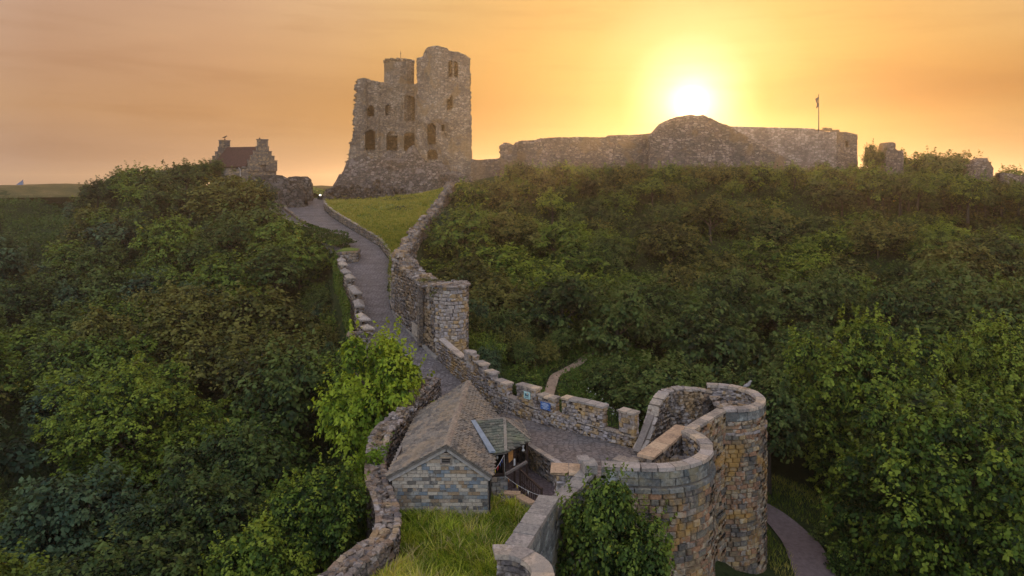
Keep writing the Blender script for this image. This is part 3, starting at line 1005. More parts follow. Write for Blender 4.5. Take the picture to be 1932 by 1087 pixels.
# ---- rear ruined wall with raked end
t = thing('raked_ruin_wall', 'broken rubble wall with a steep stepped coping running down to the court', 'wall', (8.2, 38.8, -14))
pR = Path([(6.45, 36.55), (7.5, 38.3), (8.55, 39.75), (9.7, 40.0), (11.3, 41.05)])
def rz_(q): return float(np.interp(q, [0, 1.0, 2.04, 2.2, 3.0, 3.8, 4.9, 5.4, 6.9], [-13.75, -13.3, -12.5, -12.1, -11.75, -11.55, -11.5, -11.6, -11.95]))
wall_core(pR, -15, lambda q: rz_(q) - .1, .6, M['core'], t, step=.2)
st = Stones('rough')
for sd in (.32, -.32): face_blocks(st, pR, sd, -14.3, lambda q: rz_(q) - .05, .20, .27, kind='rough', jitter=.03, wander=.02)
st.emit(t, M['rubble'], 'stone', 260, minpx=7)
st = Stones('rough'); coping(st, pR, lambda q: rz_(q) - .04, .5, .14, .42, s1=3.6, over=.06, kind='ashlar', wob=.03)
coping(st, pR, lambda q: rz_(q) - .06, .55, .14, .5, s0=3.7, over=.04, kind='ashlar', wob=.04)
st.emit(t, M['coping'], 'coping_stone')
rt = Stones('lump'); rubble_top(rt, pR, lambda q: rz_(q) - .02, .5, .24, s0=3.7, hump=.08); rt.emit(t, M['rubble'], 'rubble_stone', 40)
mb = MB(); mb.bar(Vector((6.35, 36.5, -13.75)), Vector((7.45, 38.25, -12.45)), .34, .16); mb.build('timber_rail', M['greywood'], t)

# ---- coped parapet running towards the viewer, with its turret
t = thing('coped_parapet', 'long coped parapet wall stepping down beside the long grass to a round turret end', 'wall', (1.5, 25.5, -15))
secs = [([(3.30, 29.55), (1.15, 25.9)], -11.62, .62, 3), ([(1.32, 26.35), (.05, 22.75)], -11.52, .74, 3)]
pS1 = Path([(3.25, 29.85), (2.35, 28.1), (1.35, 26.3)]); pS2 = Path([(1.38, 26.3), (.12, 22.65)])
for pth, zt, th, wdt in ((pS1, -11.95, .58, .9), (pS2, -11.50, .66, .8)):
    wall_core(pth, -20, zt - .13, th, M['dark_joint'], t)
    st = Stones('slab')
    face_blocks(st, pth, th / 2, -20, zt - .14, .27, .6, kind='slab')
    face_blocks(st, pth, -th / 2, -15.4, zt - .14, .24, .45, kind='rough')
    st.emit(t, M['dark_ashlar'], 'stone', 130)
    st = Stones('slab'); coping(st, pth, zt - .13, th, .15, wdt, over=.04); st.emit(t, M['grey_coping'], 'coping_stone')
pS3 = Path([(2.75, 29.1), (1.9, 27.45)])
st = Stones('slab'); st.add((3.2, 29.55, -11.72), (.55, .72, .4), .1); st.add((2.98, 29.95, -11.58), (.5, .5, .16), .1)
end_blocks(st, pS2, 0.0, .66, -12.1, -11.64, .3, -1)
st.emit(t, M['grey_coping'], 'step_stone')
# turret
cx, cyy = -.38, 21.15
ring = Path(arc(cx, cyy, 1.6, 92, -80, 30))
wall_core(ring, -20, ZT - .13, .6, M['dark_joint'], t, side=-.27, step=.2)
st = Stones('rough')
face_blocks(st, ring, .02, -18, ZT - .15, .26, .5, kind='ashlar')
face_blocks(st, ring, -.60, -15, ZT - .15, .18, .26, kind='rough')
end_blocks(st, ring, 0.0, .6, -15, ZT - .15, .2, -1, side=-.3)
st.emit(t, M['rubble'], 'turret_stone', 160)
coping_arc(t, cx, cyy, .94, 1.64, 98, -80, ZT - .14, .15, 7, M['coping'], 'coping_stone')

# pier with the orange cap slab
t = thing('capped_pier', 'stone pier under a broad cracked orange cap slab at the head of the yard', 'pier', (2.25, 29.9, -15))
mb = MB(); mb.box((2.3, 29.95, -13.6), (.8, .7, 2.9), -.1); mb.build('pier_core', M['core'], t)
st = Stones('rough')
pP = Path([(1.85, 30.35), (1.85, 29.55), (2.75, 29.5)])
face_blocks(st, Path([(1.86, 30.4), (1.86, 29.55)]), -.04, -15.05, -12.1, .22, .35); face_blocks(st, Path([(1.82, 29.56), (2.8, 29.5)]), -.04, -15.05, -12.1, .22, .35)
st.emit(t, M['parapet'], 'stone', 60)
st = Stones('slab'); st.add((1.98, 30.0, -12.0), (.72, 1.02, .12), -.1); st.add((2.6, 29.95, -12.0), (.46, .98, .115), -.1); st.emit(t, M['slab'], 'cap_slab')

# ---- retaining wall between the court and the lower yard
t = thing('retaining_wall', 'low stone retaining wall along the sunken cobbled yard', 'wall', (1, 38, -15))
pT = Path(RET)
wall_core(pT, -15.4, CZ - .02, .3, M['core'], t, side=.12)
st = Stones('rough'); face_blocks(st, pT, .27, -15.1, CZ - .06, .2, .36); st.emit(t, M['rubble'], 'stone', 80)
st = Stones('slab'); coping(st, pT, CZ - .06, .26, .09, .8, over=.02, side=.12); st.emit(t, M['coping'], 'edge_stone')

# ---- crenellated court wall
def z_road_wall(q, P=None):
    return 0
t = thing('battlement_wall', 'crenellated stone wall with flat-capped merlons bounding the paved court', 'wall', (2, 41, -14))
pW = Path(WALLP[:-1])
ground_w = lambda q: float(road_z(pW.at(q)[0].y)) - .25
def low_top(q):
    y = pW.at(q)[0].y
    return float(np.interp(y, [37, 39, 41, 43.2, 44.5, 46, 48], [-13.35, -13.3, -13.15, -12.95, -12.75, -12.4, -12.0]))
wall_core(pW, lambda q: -18.0, low_top, .46, M['dark_joint'], t, side=.25, step=.25)
st = Stones('rough')
face_blocks(st, pW, -.005, ground_w, low_top, .17, .25, kind='rough', jitter=.02, wander=.012, dep=.2)
face_blocks(st, pW, .50, -18, low_top, .24, .4, kind='rough', dep=.2)
st.emit(t, M['parapet'], 'stone', 300, minpx=7)
def q_at_y(y):
    best = min(range(400), key=lambda k: abs(pW.at(pW.L * k / 400)[0].y - y)); return pW.L * best / 400
st = Stones('slab')
coping(st, pW, low_top, .46, .07, .6, over=.03, s0=q_at_y(43.9), side=.25); st.emit(t, M['coping'], 'sill_stone', 40, minpx=3)
MER = [(47.55, 46.45, -11.1), (46.15, 45.35, -11.5), (45.05, 44.35, -11.78), (44.1, 43.2, -12.12), (42.55, 41.5, -11.95), (41.35, 40.55, -12.22), (40.25, 38.6, -12.05), (37.95, 37.02, -12.02)]
for i, (y0, y1, zt) in enumerate(MER):
    q0, q1 = q_at_y(y0), q_at_y(y1)
    m = bpy.data.objects.new('merlon', None); COL.objects.link(m); m.parent = t; m.location = -t.location
    core = wall_core(pW, lambda q: low_top(q) - .05, zt - .12, .46, M['dark_joint'], None, 'merlon_core', side=.25, s0=q0, s1=q1)
    core.parent = m
    s_ = Stones('rough')
    kd = 'ashlar' if i in (7, 0, 3) else 'rough'
    face_blocks(s_, pW, -.005, low_top, zt - .13, .19 if kd == 'rough' else .26, .27 if kd == 'rough' else .42, s0=q0, s1=q1, kind=kd, dep=.2)
    face_blocks(s_, pW, .50, low_top, zt - .13, .2, .3, s0=q0, s1=q1, kind=kd, dep=.2)
    end_blocks(s_, pW, q1, .48, low_top(q1), zt - .13, .2, 1, side=.25)
    end_blocks(s_, pW, q0, .48, low_top(q0), zt - .13, .2, -1, side=.25)
    s_.emit(None, M['parapet'], 'stone', 40, minpx=7, sub=m, rest='stones_small')
    c_ = Stones('slab')
    if i == 0:
        p, tt = pW.at((q0 + q1) / 2); nr = Vector((-tt.y, tt.x, 0)); c0 = p + nr * .15
        v = []; n = 9
        a0 = math.atan2(tt.y, tt.x)
        for zz in (zt - .12, zt + .02):
            for k in range(n):
                a = a0 + math.pi * k / (n - 1)
                v.append((c0.x + .62 * math.cos(a) - nr.x * .22, c0.y + .62 * math.sin(a) - nr.y * .22, zz))
        f = [tuple(range(n)), tuple(range(n, 2 * n))] + [(k, (k + 1) % n, n + (k + 1) % n, n + k) for k in range(n)]
        cp = ob('cap_stone', mkmesh('cap_stone', v, f, M['coping'])); cp.parent = m
    else:
        coping(c_, pW, zt - .12, .52, .12, .52, over=.06, s0=q0 - .05, s1=q1 + .05, side=.25)
        c_.emit(None, M['coping'], 'cap_stone', sub=m)
# sloping coping joining the first merlon to the square turret
pJ = Path([(-5.3, 51.6), (-4.4, 49.8), (-3.45, 48.0)])
jt = lambda q: -11.2 - .5 * q / pJ.L - .1
wall_core(pJ, -16, jt, .4, M['dark_joint'], t, name='link_core', side=.22)
st = Stones('rough'); face_blocks(st, pJ, -.005, lambda q: float(road_z(pJ.at(q)[0].y)) - .2, jt, .2, .32); st.emit(t, M['parapet'], 'stone', 70, minpx=7)
st = Stones('slab'); coping(st, pJ, jt, .42, .10, 1.9, over=.04, side=.22); st.emit(t, M['coping'], 'sloping_coping')

# signs on the merlons
def sign(name, label, p, tt, wd, ht, mats, bars):
    g = thing(name, label, 'sign', tuple(p))
    nr = Vector((tt.y, -tt.x, 0)); ang = math.atan2(tt.y, tt.x)
    mb = MB(); mb.box(p + nr * .03, (wd, .03, ht), ang); mb.build('board', mats[0], g)
    mb = MB()
    for (u, v_, a, b) in bars:
        mb.box(p + nr * .05 + tt * (u * wd) + Vector((0, 0, v_ * ht)), (a * wd, .008, b * ht), ang)
    mb.build('print', mats[1], g)
    return g
M['signwhite'] = m_plain('pale_sign_board', (.42, .62, .60), .4, .15)
M['signdark'] = m_plain('sign_picture', (.06, .16, .20), .4, .3, 8)
M['signblue'] = m_plain('blue_sign_board', (.05, .12, .33), .45, .15)
M['signtext'] = m_plain('sign_lettering', (.55, .62, .72), .5, .1)
p, tt = pW.at(q_at_y(41.95))
sign('information_board', 'small pale green information board with a dark picture on a merlon', Vector((p.x, p.y, -12.45)), tt, .5, .42, (M['signwhite'], M['signdark']), [(-.02, .05, .6, .38), (.0, -.3, .75, .08)])
p, tt = pW.at(q_at_y(40.95))
sign('notice_sign', 'blue notice board with rows of pale lettering on the next merlon', Vector((p.x, p.y, -12.78)), tt, .72, .42, (M['signblue'], M['signtext']),
     [(-.02 + .02 * math.sin(k * 3), .34 - .17 * k, (.6, .75, .5, .7, .45)[k], .06) for k in range(5)])
# iron railing in the gap
t = thing('gap_railing', 'thin black iron railing in the gap between the last two merlons', 'railing', (4.6, 38.6, -13))
mb = MB(); p0, _ = pW.at(q_at_y(38.55)); p1, _ = pW.at(q_at_y(37.98)); off = Vector((.2, .3, 0))
for z in (-12.35, -13.2): mb.bar(p0 + off + Vector((0, 0, z)), p1 + off + Vector((0, 0, z)), .03)
mb.build('rail', M['iron'], t)
for k in range(7):
    mb = MB(); c = p0.lerp(p1, k / 6) + off; mb.bar(c + Vector((0, 0, -13.3)), c + Vector((0, 0, -12.35)), .02); mb.build('bar', M['iron'], t)

# ---- left rubble wall of the barbican
t = thing('rubble_wall', 'winding thick rubble wall with a broken weathered top left of the small house', 'wall', (-6, 32, -16))
LW = [(-6.7, 23.2), (-6.1, 25.2), (-5.25, 27.0), (-4.95, 28.3), (-5.35, 30.4), (-6.15, 32.6), (-6.6, 34.6), (-6.75, 36.4), (-6.35, 38.4), (-5.85, 41.2), (-5.2, 44.6), (-5.05, 46.0)]
pL = Path(LW, smooth=True)
def lw_top(q):
    y = pL.at(q)[0].y
    return float(np.interp(y, [23, 34.4, 35.6, 37.5, 40, 42, 44.5, 46], [-13.75, -13.7, -13.2, -12.75, -12.75, -12.55, -12.35, -12.6])) + .06 * math.sin(q * 2.3) + .04 * math.sin(q * 5.1)
lw_bot = lambda q: -19.5
wall_core(pL, lw_bot, lw_top, .92, M['core'], t, step=.3, rough=.03)
st = Stones('rough')
face_blocks(st, pL, -.47, -15.6, lw_top, .22, .34, kind='rough', jitter=.04, wander=.02)
face_blocks(st, pL, .47, -17, lw_top, .24, .4, kind='rough', jitter=.04, wander=.02)
rubble_top(st, pL, lambda q: lw_top(q) + .01, .85, .22, hump=.05)
coping(st, pL, lambda q: lw_top(q) - .02, .2, .12, .42, side=.38, kind='rough', wob=.02, over=.03, s1=16)
coping(st, pL, lambda q: lw_top(q) - .02, .2, .12, .36, side=-.38, kind='rough', wob=.02, over=.03, s1=16)
st.emit(t, M['rubble'], 'stone', 300, minpx=6)

# timber screen beside the house
t = thing('timber_screen', 'sloping grey timber screen between the rubble wall and the small house', 'screen', (-5.7, 33.6, -15))
a, b = Vector((-5.75, 32.9, -13.55)), Vector((-5.35, 34.6, -12.75))
mb = MB(); mb.bar(a, b, .1, .1); mb.bar(a - Vector((0, 0, .9)), b - Vector((0, 0, .9)), .1, .1); mb.build('rail', M['greywood'], t)
for k in range(6):
    c = a.lerp(b, k / 5); mb = MB(); mb.bar(c, c - Vector((0, 0, .95)), .07, .08); mb.build('post', M['greywood'], t)
mb = MB(); mb.add([a - Vector((0, 0, .05)), b - Vector((0, 0, .05)), b - Vector((0, 0, .9)), a - Vector((0, 0, .9))], [(0, 1, 2, 3)]); mb.build('panel', M['wood'], t)
mb = MB(); mb.bar((-5.6, 32.95, -13.4), (-5.6, 32.95, -15.2), .09); mb.bar((-5.55, 32.3, -13.5), (-5.7, 34.2, -13.6), .08); mb.build('upright', M['wood'], t)

# ================================================================ THE SMALL HOUSE
hs = thing('ticket_house', 'small stone gabled house with a stone-slate roof and a porch on its right', 'house', (-3.1, 36, -15))
FL, FR = Vector((-5.42, 32.3, 0)), Vector((-1.08, 32.3, 0))
BL, BR = Vector((-5.2, 40.9, 0)), Vector((-.95, 40.2, 0))
ze, zr, zb = -13.12, -11.78, -15.3
AX = Vector((-2.95, 32.3, zr)); BX = Vector((-2.60, 42.2, zr + .02))
# core walls
v = [(FL.x, FL.y, zb), (FR.x, FR.y, zb), (FR.x, FR.y, ze + .02), (AX.x, AX.y, zr - .12), (FL.x, FL.y, ze + .02),
     (BL.x, BL.y, zb), (BR.x, BR.y, zb), (BR.x, BR.y, ze + .02), (BX.x, BX.y - .3, zr - .12), (BL.x, BL.y, ze + .02)]
f = [(0, 1, 2, 3, 4), (5, 9, 8, 7, 6), (0, 4, 9, 5), (1, 6, 7, 2), (0, 5, 6, 1)]
wallp = ob('wall', mkmesh('wall', v, f, M['joint']), hs)
wst = Stones('slab')
z = ze + 1.3; rowk = 0
rh = .163
z = zb + .06
while z < zr - .2:
    # row clipped to the gable
    zc = z + rh / 2
    if z + rh < ze: xl, xr = FL.x + .01, FR.x - .01
    else:
        u = (z + rh - ze) / (zr - .12 - ze); xl = FL.x + (AX.x - FL.x) * u + .06; xr = FR.x + (AX.x - FR.x) * u - .06
    x = xl
    while x < xr - .06:
        L = rng.choice([.26, .32, .38, .46, .55, .22]) * rng.uniform(.92, 1.08)
        b_ = min(x + L, xr)
        if xr - b_ < .1: b_ = xr
        inwin = (abs((x + b_) / 2 - (-2.98)) < .30 and abs(zc - (-12.53)) < .19) or (abs((x + b_) / 2 - (-2.98)) < .18 and abs(zc - (-12.10)) < .14)
        if not inwin:
            wst.add(((x + b_) / 2, 32.3 - .012 + rng.uniform(-.006, .006), zc), (b_ - x - .018, .07, rh - .018), 0, 0, 0, 'slab', Vector((0, -1, 0)))
        x = b_
    z += rh; rowk += 1
wst.emit(None, M['brick'], 'block', 300, 5, sub=wallp)
sst = Stones('slab')
pRt = Path([(FR.x, FR.y), (BR.x, BR.y)])
face_blocks(sst, pRt, -.02, zb, ze, .18, .4, dep=.07, kind='slab')
sst.emit(None, M['brick'], 'block', 20, 8, sub=wallp)
# windows of the gable
for (zc, ww, hh, bars) in ((-12.53, .44, .30, 3), (-12.10, .22, .2, 0)):
    wn = ob('gable_vent', (lambda m: mkmesh('gable_vent', m.v, m.f, M['shadow']))(MB().box((-2.98, 32.27, zc), (ww * .8, .03, hh * .8))), hs)
    mb = MB()
    for dx, dz, a, b in ((0, hh / 2, ww + .1, .05), (0, -hh / 2, ww + .1, .05), (-ww / 2, 0, .05, hh), (ww / 2, 0, .05, hh)):
        mb.box((-2.98 + dx, 32.25, zc + dz), (a, .08, b))
    fr = mb.build('frame', M['coping'])
    fr.parent = wn; fr.location = (0, 0, 0)
    for k in range(bars):
        mb = MB(); mb.box((-2.98, 32.245, zc - hh * .3 + k * hh * .3), (ww * .8, .02, .03), 0, .5); q = mb.build('louvre', M['greywood']); q.parent = wn
# roof planes
eL0, eR0 = Vector((-5.62, 32.05, ze - .08)), Vector((-.90, 32.05, ze - .05))
eL1, eR1 = Vector((-5.38, 41.0, ze - .04)), Vector((-.78, 40.25, ze - .05))
r0, r1 = Vector((-2.95, 32.05, zr)), Vector((-2.60, 42.45, zr + .02))
TH = Vector((0, 0, -.10))
v = [eL0, r0, r1, eL1, eR0, eR1]; v2 = [p + TH for p in v]
roof = ob('roof', mkmesh('roof', [tuple(p) for p in v + v2], [(0, 1, 2, 3), (1, 4, 5, 2), (6, 9, 8, 7), (7, 8, 11, 10), (0, 6, 7, 1), (1, 7, 10, 4), (3, 2, 8, 9), (2, 5, 11, 8), (0, 3, 9, 6), (4, 10, 11, 5)], M['dark_joint']), hs)


def slates(a0, a1, b0, b1, rows, wdt, mat, th=.035, skip=None, st=None, lift=.03):
    """a0-a1 eave line, b0-b1 ridge line"""
    st = st or Stones('slab')
    for r in range(rows):
        u = r / rows
        A = a0.lerp(b0, u); B = a1.lerp(b1, u); A2 = a0.lerp(b0, (r + 1) / rows); B2 = a1.lerp(b1, (r + 1) / rows)
        L = (B - A).length
        q = -rng.uniform(0, 1) * wdt
        ex = ((A2 + B2) / 2 - (A + B) / 2)
        while q < L:
            w_ = wdt * rng.uniform(.7, 1.35)
            s0, s1 = max(q, 0), min(q + w_, L)
            q += w_
            if s1 - s0 < .06: continue
            tx = (B - A).normalized()
            lo = A + tx * (s0 + s1) / 2; hi = lo + ex
            if skip and skip(lo): continue
            ny = (hi - lo).normalized()
            nz_ = tx.cross(ny).normalized()
            if nz_.z < 0: nz_ = -nz_
            ln = ex.length * 1.22
            c = (lo + hi) / 2 - ny * (.11 * ex.length) + nz_ * (lift + rng.uniform(-.01, .02))
            # rows overlap: lower edge lies proud
            tilt = th * 1.15 / ln
            ny2 = (ny + nz_ * -tilt).normalized(); nz2 = tx.cross(ny2)
            if nz2.z < 0: nz2 = -nz2
            tx2 = ny2.cross(nz2)
            jr = rng.uniform(-.035, .035)
            m = Matrix((tx2, ny2, nz2)).transposed() @ Matrix.Rotation(jr, 3, 'Z')
            e = m.to_euler()
            st.items.append((c, ((s1 - s0) - .008, ln, th), (e.x, e.y, e.z), 'slab', nz2 if nz2.z > 0 else -nz2))
    return st


def on_porch(p):
    # the part of the right slope under the porch roof
    if p.x < -1.98 or p.x > -.7: return False
    u = (p.x + 1.98) / 1.2
    return 36.6 - 2.15 * u - .1 < p.y < 37.2 + .9 * u
st = slates(eL0, eL1, r0, r1, 14, .34, M['slate'], th=.05)
st.emit(None, M['slate'], 'slate', 300, 3, sub=roof, rest='slates_far')
st = slates(eR0, eR1, r0, r1, 12, .34, M['slate'], th=.05, skip=on_porch)
rf2 = ob('roof_slope', mkmesh('roof_slope', [tuple(p + Vector((0, 0, .004))) for p in (r0, eR0, eR1, r1)], [(0, 1, 2, 3)], M['dark_joint']), hs)
st.emit(None, M['slate'], 'slate', 300, 3, sub=rf2, rest='slates_far')
rdg = ob('ridge', (lambda m: mkmesh('ridge', m.v, m.f, M['dark_joint']))(MB().bar(r0 + Vector((0, .02, .0)), r1 + Vector((0, 0, .0)), .12, .06)), hs)
n = 22
for k in range(n):
    a = r0.lerp(r1, k / n); b = r0.lerp(r1, (k + .97) / n)
    mb = MB()
    for sx in (-1, 1):
        d = Vector((sx * .15, 0, -.075))
        mb.add([a + Vector((0, 0, .08)), b + Vector((0, 0, .075)), b + d + Vector((0, 0, .075)), a + d + Vector((0, 0, .08)), a + Vector((0, 0, .04)), b + Vector((0, 0, .035)), b + d + Vector((0, 0, .035)), a + d + Vector((0, 0, .04))],
               [(0, 1, 2, 3), (4, 7, 6, 5), (0, 3, 7, 4), (1, 5, 6, 2), (2, 6, 7, 3)])
    q = mb.build('ridge_tile', M['red_ridge']); q.parent = rdg
mb = MB(); mb.bar(eL0 + Vector((.08, .12, -.17)), r0 + Vector((0, .12, -.19)), .05, .14); mb.build('verge_board', M['fascia'], hs)
mb = MB(); mb.bar(r0 + Vector((0, .12, -.19)), eR0 + Vector((-.08, .12, -.17)), .05, .14); mb.build('verge_board', M['fascia'], hs)
mb = MB(); mb.tube([(-5.5, 32.12, ze - .3), (-5.48, 32.1, ze - .5), (-5.36, 32.14, ze - .56), (-5.33, 32.16, ze - .8), (-5.33, 32.16, zb)], .055); mb.build('drainpipe', M['iron'], hs)
mb = MB(); mb.tube([(-1.02, 32.2, ze - .15), (-1.0, 32.2, zb)], .045); mb.build('drainpipe', M['iron'], hs)

# porch
pr = [Vector(q) for q in ((-1.98, 36.65, -12.22), (-.38, 36.8, -12.15), (-.95, 34.3, -13.0), (-.30, 34.5, -12.98), (.90, 36.15, -12.98), (.45, 39.0, -12.98), (-1.0, 39.3, -12.98))]
mb = MB(); mb.add(pr + [p + Vector((0, 0, -.09)) for p in pr], [(0, 2, 3, 1), (1, 3, 4), (1, 4, 5), (0, 1, 5, 6), (7, 8, 10, 9), (8, 11, 10), (8, 12, 11), (2, 9, 10, 3), (3, 10, 11, 4), (4, 11, 12, 5)])
proof = mb.build('porch_roof', M['dark_joint'], hs)
st = slates(pr[2], pr[3], pr[0], pr[1], 13, .26, M['dark_slate'], th=.03)
slates(pr[4], pr[3], pr[1] + Vector((.05, -.02, -.03)), pr[1] + Vector((0, -.08, -.03)), 9, .42, M['dark_slate'], th=.03, st=st)
st.emit(None, M['dark_slate'], 'slate', 200, 3, sub=proof)
st = slates(pr[5], pr[4], pr[1] + Vector((.0, .05, 0)), pr[1] + Vector((.03, 0, 0)), 7, .4, M['slate'], th=.03)
st.emit(None, M['slate'], 'slate', 20, 3, sub=proof)
mb = MB(); mb.bar(pr[1] + Vector((0, 0, .04)), pr[3] + Vector((0, -.03, .06)), .15, .05); q = mb.build('hip_tile', M['slate']); q.parent = proof
mb = MB(); mb.bar(pr[1] + Vector((0, 0, .04)), pr[4] + Vector((0, -.03, .05)), .12, .05); q = mb.build('hip_tile', M['slate']); q.parent = proof
mb = MB(); mb.bar(pr[0] + Vector((0, 0, .04)), pr[1] + Vector((0, 0, .05)), .12, .05); q = mb.build('porch_ridge', M['slate']); q.parent = proof
# valley flashing
va, vb = Vector((-2.0, 36.6, -12.17)), Vector((-.93, 34.22, -12.93))
mb = MB(); mb.add([va + Vector((-.10, -.05, .05)), va + Vector((.12, .0, .05)), vb + Vector((.14, .02, .10)), vb + Vector((-.16, -.05, .10)),
                   va + Vector((-.10, -.05, .02)), va + Vector((.12, .0, .02)), vb + Vector((.14, .02, .02)), vb + Vector((-.16, -.05, .02))], [(0, 1, 2, 3), (4, 7, 6, 5), (0, 3, 7, 4), (1, 5, 6, 2), (3, 2, 6, 7)])
mb.build('valley_flashing', M['lead'], hs)
for (x, y, z1) in ((-.40, 34.62, -13.0), (.12, 35.3, -13.0), (.76, 36.15, -13.0), (.3, 38.6, -13.0), (-.95, 34.45, -13.0)):
    mb = MB(); mb.box((x, y, (z1 - 15.05) / 2), (.11, .11, z1 + 15.05)); mb.build('porch_post', M['wood'], hs)
mb = MB(); mb.bar((-.4, 34.6, -13.04), (.80, 36.15, -13.04), .1, .14); mb.bar((-.95, 34.42, -13.04), (-.4, 34.6, -13.04), .1, .14); mb.build('porch_beam', M['wood'], hs)
mb = MB(); mb.bar((-.95, 34.5, -14.1), (-.4, 34.62, -14.1), .08, .1); mb.bar((-.95, 34.5, -13.1), (-.95, 34.5, -14.9), .08); mb.build('counter', M['wood'], hs)
mb = MB(); mb.box((-.75, 37.0, -14.0), (.1, 4.2, 2.0)); mb.build('porch_back', M['shadow'], hs)  # solid panel, the porch's inner shade put into its colour
mb = MB(); mb.box((-.55, 35.6, -14.0), (.5, .05, 2.0), -.3); mb.build('doorway', M['shadow'], hs)  # thin sheet painting the shade of an open doorway
pw = Path([(-1.0, 34.3), (-.2, 34.45)])
wall_core(pw, -15.3, -14.15, .25, M['dark_joint'], hs, name='porch_wall', side=.13)
st = Stones('slab'); face_blocks(st, pw, -.02, -15.2, -14.15, .2, .36, dep=.1, kind='slab'); st.emit(hs, M['brick'], 'porch_stone', 40, 6)
mb = MB(); mb.bar((-.30, 34.35, -13.98), (.72, 35.2, -13.72), .12, .10); mb.build('handrail', M['greywood'], hs)

# things hanging in the porch
M['orange'] = m_plain('orange_cloth', (.55, .26, .08), .7, .2)
M['paper'] = m_plain('white_paper', (.6, .6, .58), .7, .1)
t = thing('wall_poster', 'torn orange poster hung between the porch posts', 'poster', (-.1, 35.2, -13.5))
mb = MB(); mb.add([(-.18, 35.0, -13.2), (.12, 35.35, -13.14), (.16, 35.4, -13.4), (.1, 35.33, -13.62), (-.16, 35.02, -13.72)], [(0, 1, 2, 3, 4)]); mb.add([(-.18, 35.02, -13.2), (.12, 35.37, -13.14), (.16, 35.42, -13.4), (.1, 35.35, -13.62), (-.16, 35.04, -13.72)], [(4, 3, 2, 1, 0)])
mb.build('sheet', M['orange'], t)
t = thing('white_ornament', 'small white hanging ornament under the right edge of the porch roof', 'ornament', (.55, 35.9, -13.3))
mb = MB(); mb.tube([(.55, 35.9, -13.1), (.55, 35.9, -13.2), (.55, 35.9, -13.32), (.56, 35.9, -13.42), (.55, 35.9, -13.5)], [.02, .07, .035, .09, .03]); mb.build('figure', M['white'], t)
t = thing('hanging_lantern', 'small pale lantern hanging inside the dark porch opening', 'lantern', (-.72, 34.7, -13.3))
mb = MB(); mb.tube([(-.72, 34.7, -13.12), (-.72, 34.7, -13.16), (-.72, 34.7, -13.24)], [.08, .1, .03]); mb.build('shade', M['lead'], t)
mb = MB(); mb.tube([(-.72, 34.7, -13.26), (-.72, 34.7, -13.33), (-.72, 34.7, -13.4)], [.04, .06, .03]); mb.build('globe', M['paper'], t)
t = thing('pinned_notice', 'narrow white notice pinned to a porch post', 'notice', (.12, 35.2, -13.8))
mb = MB(); mb.box((.12, 35.22, -13.75), (.1, .012, .34), .6); mb.build('sheet', M['paper'], t)

FC = [m_plain(n_, c_, .7, .1) for n_, c_ in (('flag_yellow', (.75, .62, .06)), ('flag_red', (.6, .05, .05)), ('flag_blue', (.04, .12, .5)), ('flag_white', (.65, .65, .62)), ('flag_orange', (.7, .28, .04)))]
def bunting(label, pts, n, cols):
    g = thing('bunting', label, 'bunting', tuple(pts[0]), 'strings of bunting on the porch')
    P = []
    for i in range(17):
        u = i / 16; p = Vector(pts[0]).lerp(Vector(pts[1]), u); p.z -= pts[2] * 4 * u * (1 - u); P.append(p)
    mb = MB(); mb.tube(P, .008, 4); mb.build('string', M['paper'], g)
    for k in range(n):
        a = P[int(1 + k * 14 / n)]; b = P[int(1 + k * 14 / n) + 1]
        d = (b - a).normalized() * .055; c = (a + b) / 2
        mb = MB(); mb.add([c - d, c + d, c + Vector((.02, -.01, -.20)), c - d + Vector((0, .01, 0)), c + d + Vector((0, .01, 0)), c + Vector((.02, 0, -.20))], [(0, 1, 2), (5, 4, 3)])
        mb.build('pennant', FC[cols[k % len(cols)]], g)
bunting('string of coloured pennants from the gable corner up to the porch eave', [(-1.05, 32.15, -13.15), (-.38, 34.3, -13.05), .12], 8, [3, 0, 3, 0, 1, 1, 2, 2])
bunting('string of pennants along the porch eave and down to the handrail', [(-.38, 34.3, -13.05), (-.32, 34.25, -14.2), .0], 4, [0, 1, 4, 0])
bunting('low slack string of pennants looping from the porch to the stair rail', [(-.32, 34.25, -14.05), (1.3, 32.7, -14.3), .1], 3, [4, 0, 3])

# stair balustrade
t = thing('stair_balustrade', 'dark brown timber balustrade beside the cobbled yard', 'balustrade', (.9, 33.6, -15))
a, b = Vector((.40, 34.75, -13.95)), Vector((1.35, 32.65, -14.0))
mb = MB(); mb.bar(a, b, .08, .09); mb.build('top_rail', M['wood'], t)
mb = MB(); mb.bar(a - Vector((0, 0, .5)), b - Vector((0, 0, .5)), .04, .05); mb.build('middle_rail', M['wood'], t)
mb = MB(); mb.bar(a - Vector((0, 0, .95)), b - Vector((0, 0, .95)), .06, .07); mb.build('bottom_rail', M['wood'], t)
for k in range(12):
    c = a.lerp(b, (k + .5) / 12); mb = MB(); mb.bar(c, c - Vector((0, 0, .95)), .045); mb.build('baluster', M['wood'], t)
for c in (a, b):
    mb = MB(); mb.bar(c + Vector((0, 0, .08)), c - Vector((0, 0, 1.1)), .11); mb.build('newel_post', M['wood'], t)

t = thing('low_coped_wall', 'low wall with pale coping and a square end stone before the porch', 'wall', (.2, 33, -15.2))
pk = Path([(-.42, 33.45), (.12, 33.4), (.95, 32.35)])
wall_core(pk, -15.3, -14.55, .26, M['dark_joint'], t)
st = Stones('slab'); face_blocks(st, pk, -.14, -15.2, -14.55, .2, .3, dep=.1); st.emit(t, M['brick'], 'stone', 40, 6)
st = Stones('slab'); coping(st, pk, -14.54, .32, .09, 1.0, over=.03); st.emit(t, M['slab'], 'coping_stone')
mb = MB(); mb.box((-.30, 33.2, -14.80), (.42, .10, .46)); mb.build('end_stone', M['coping'], t)

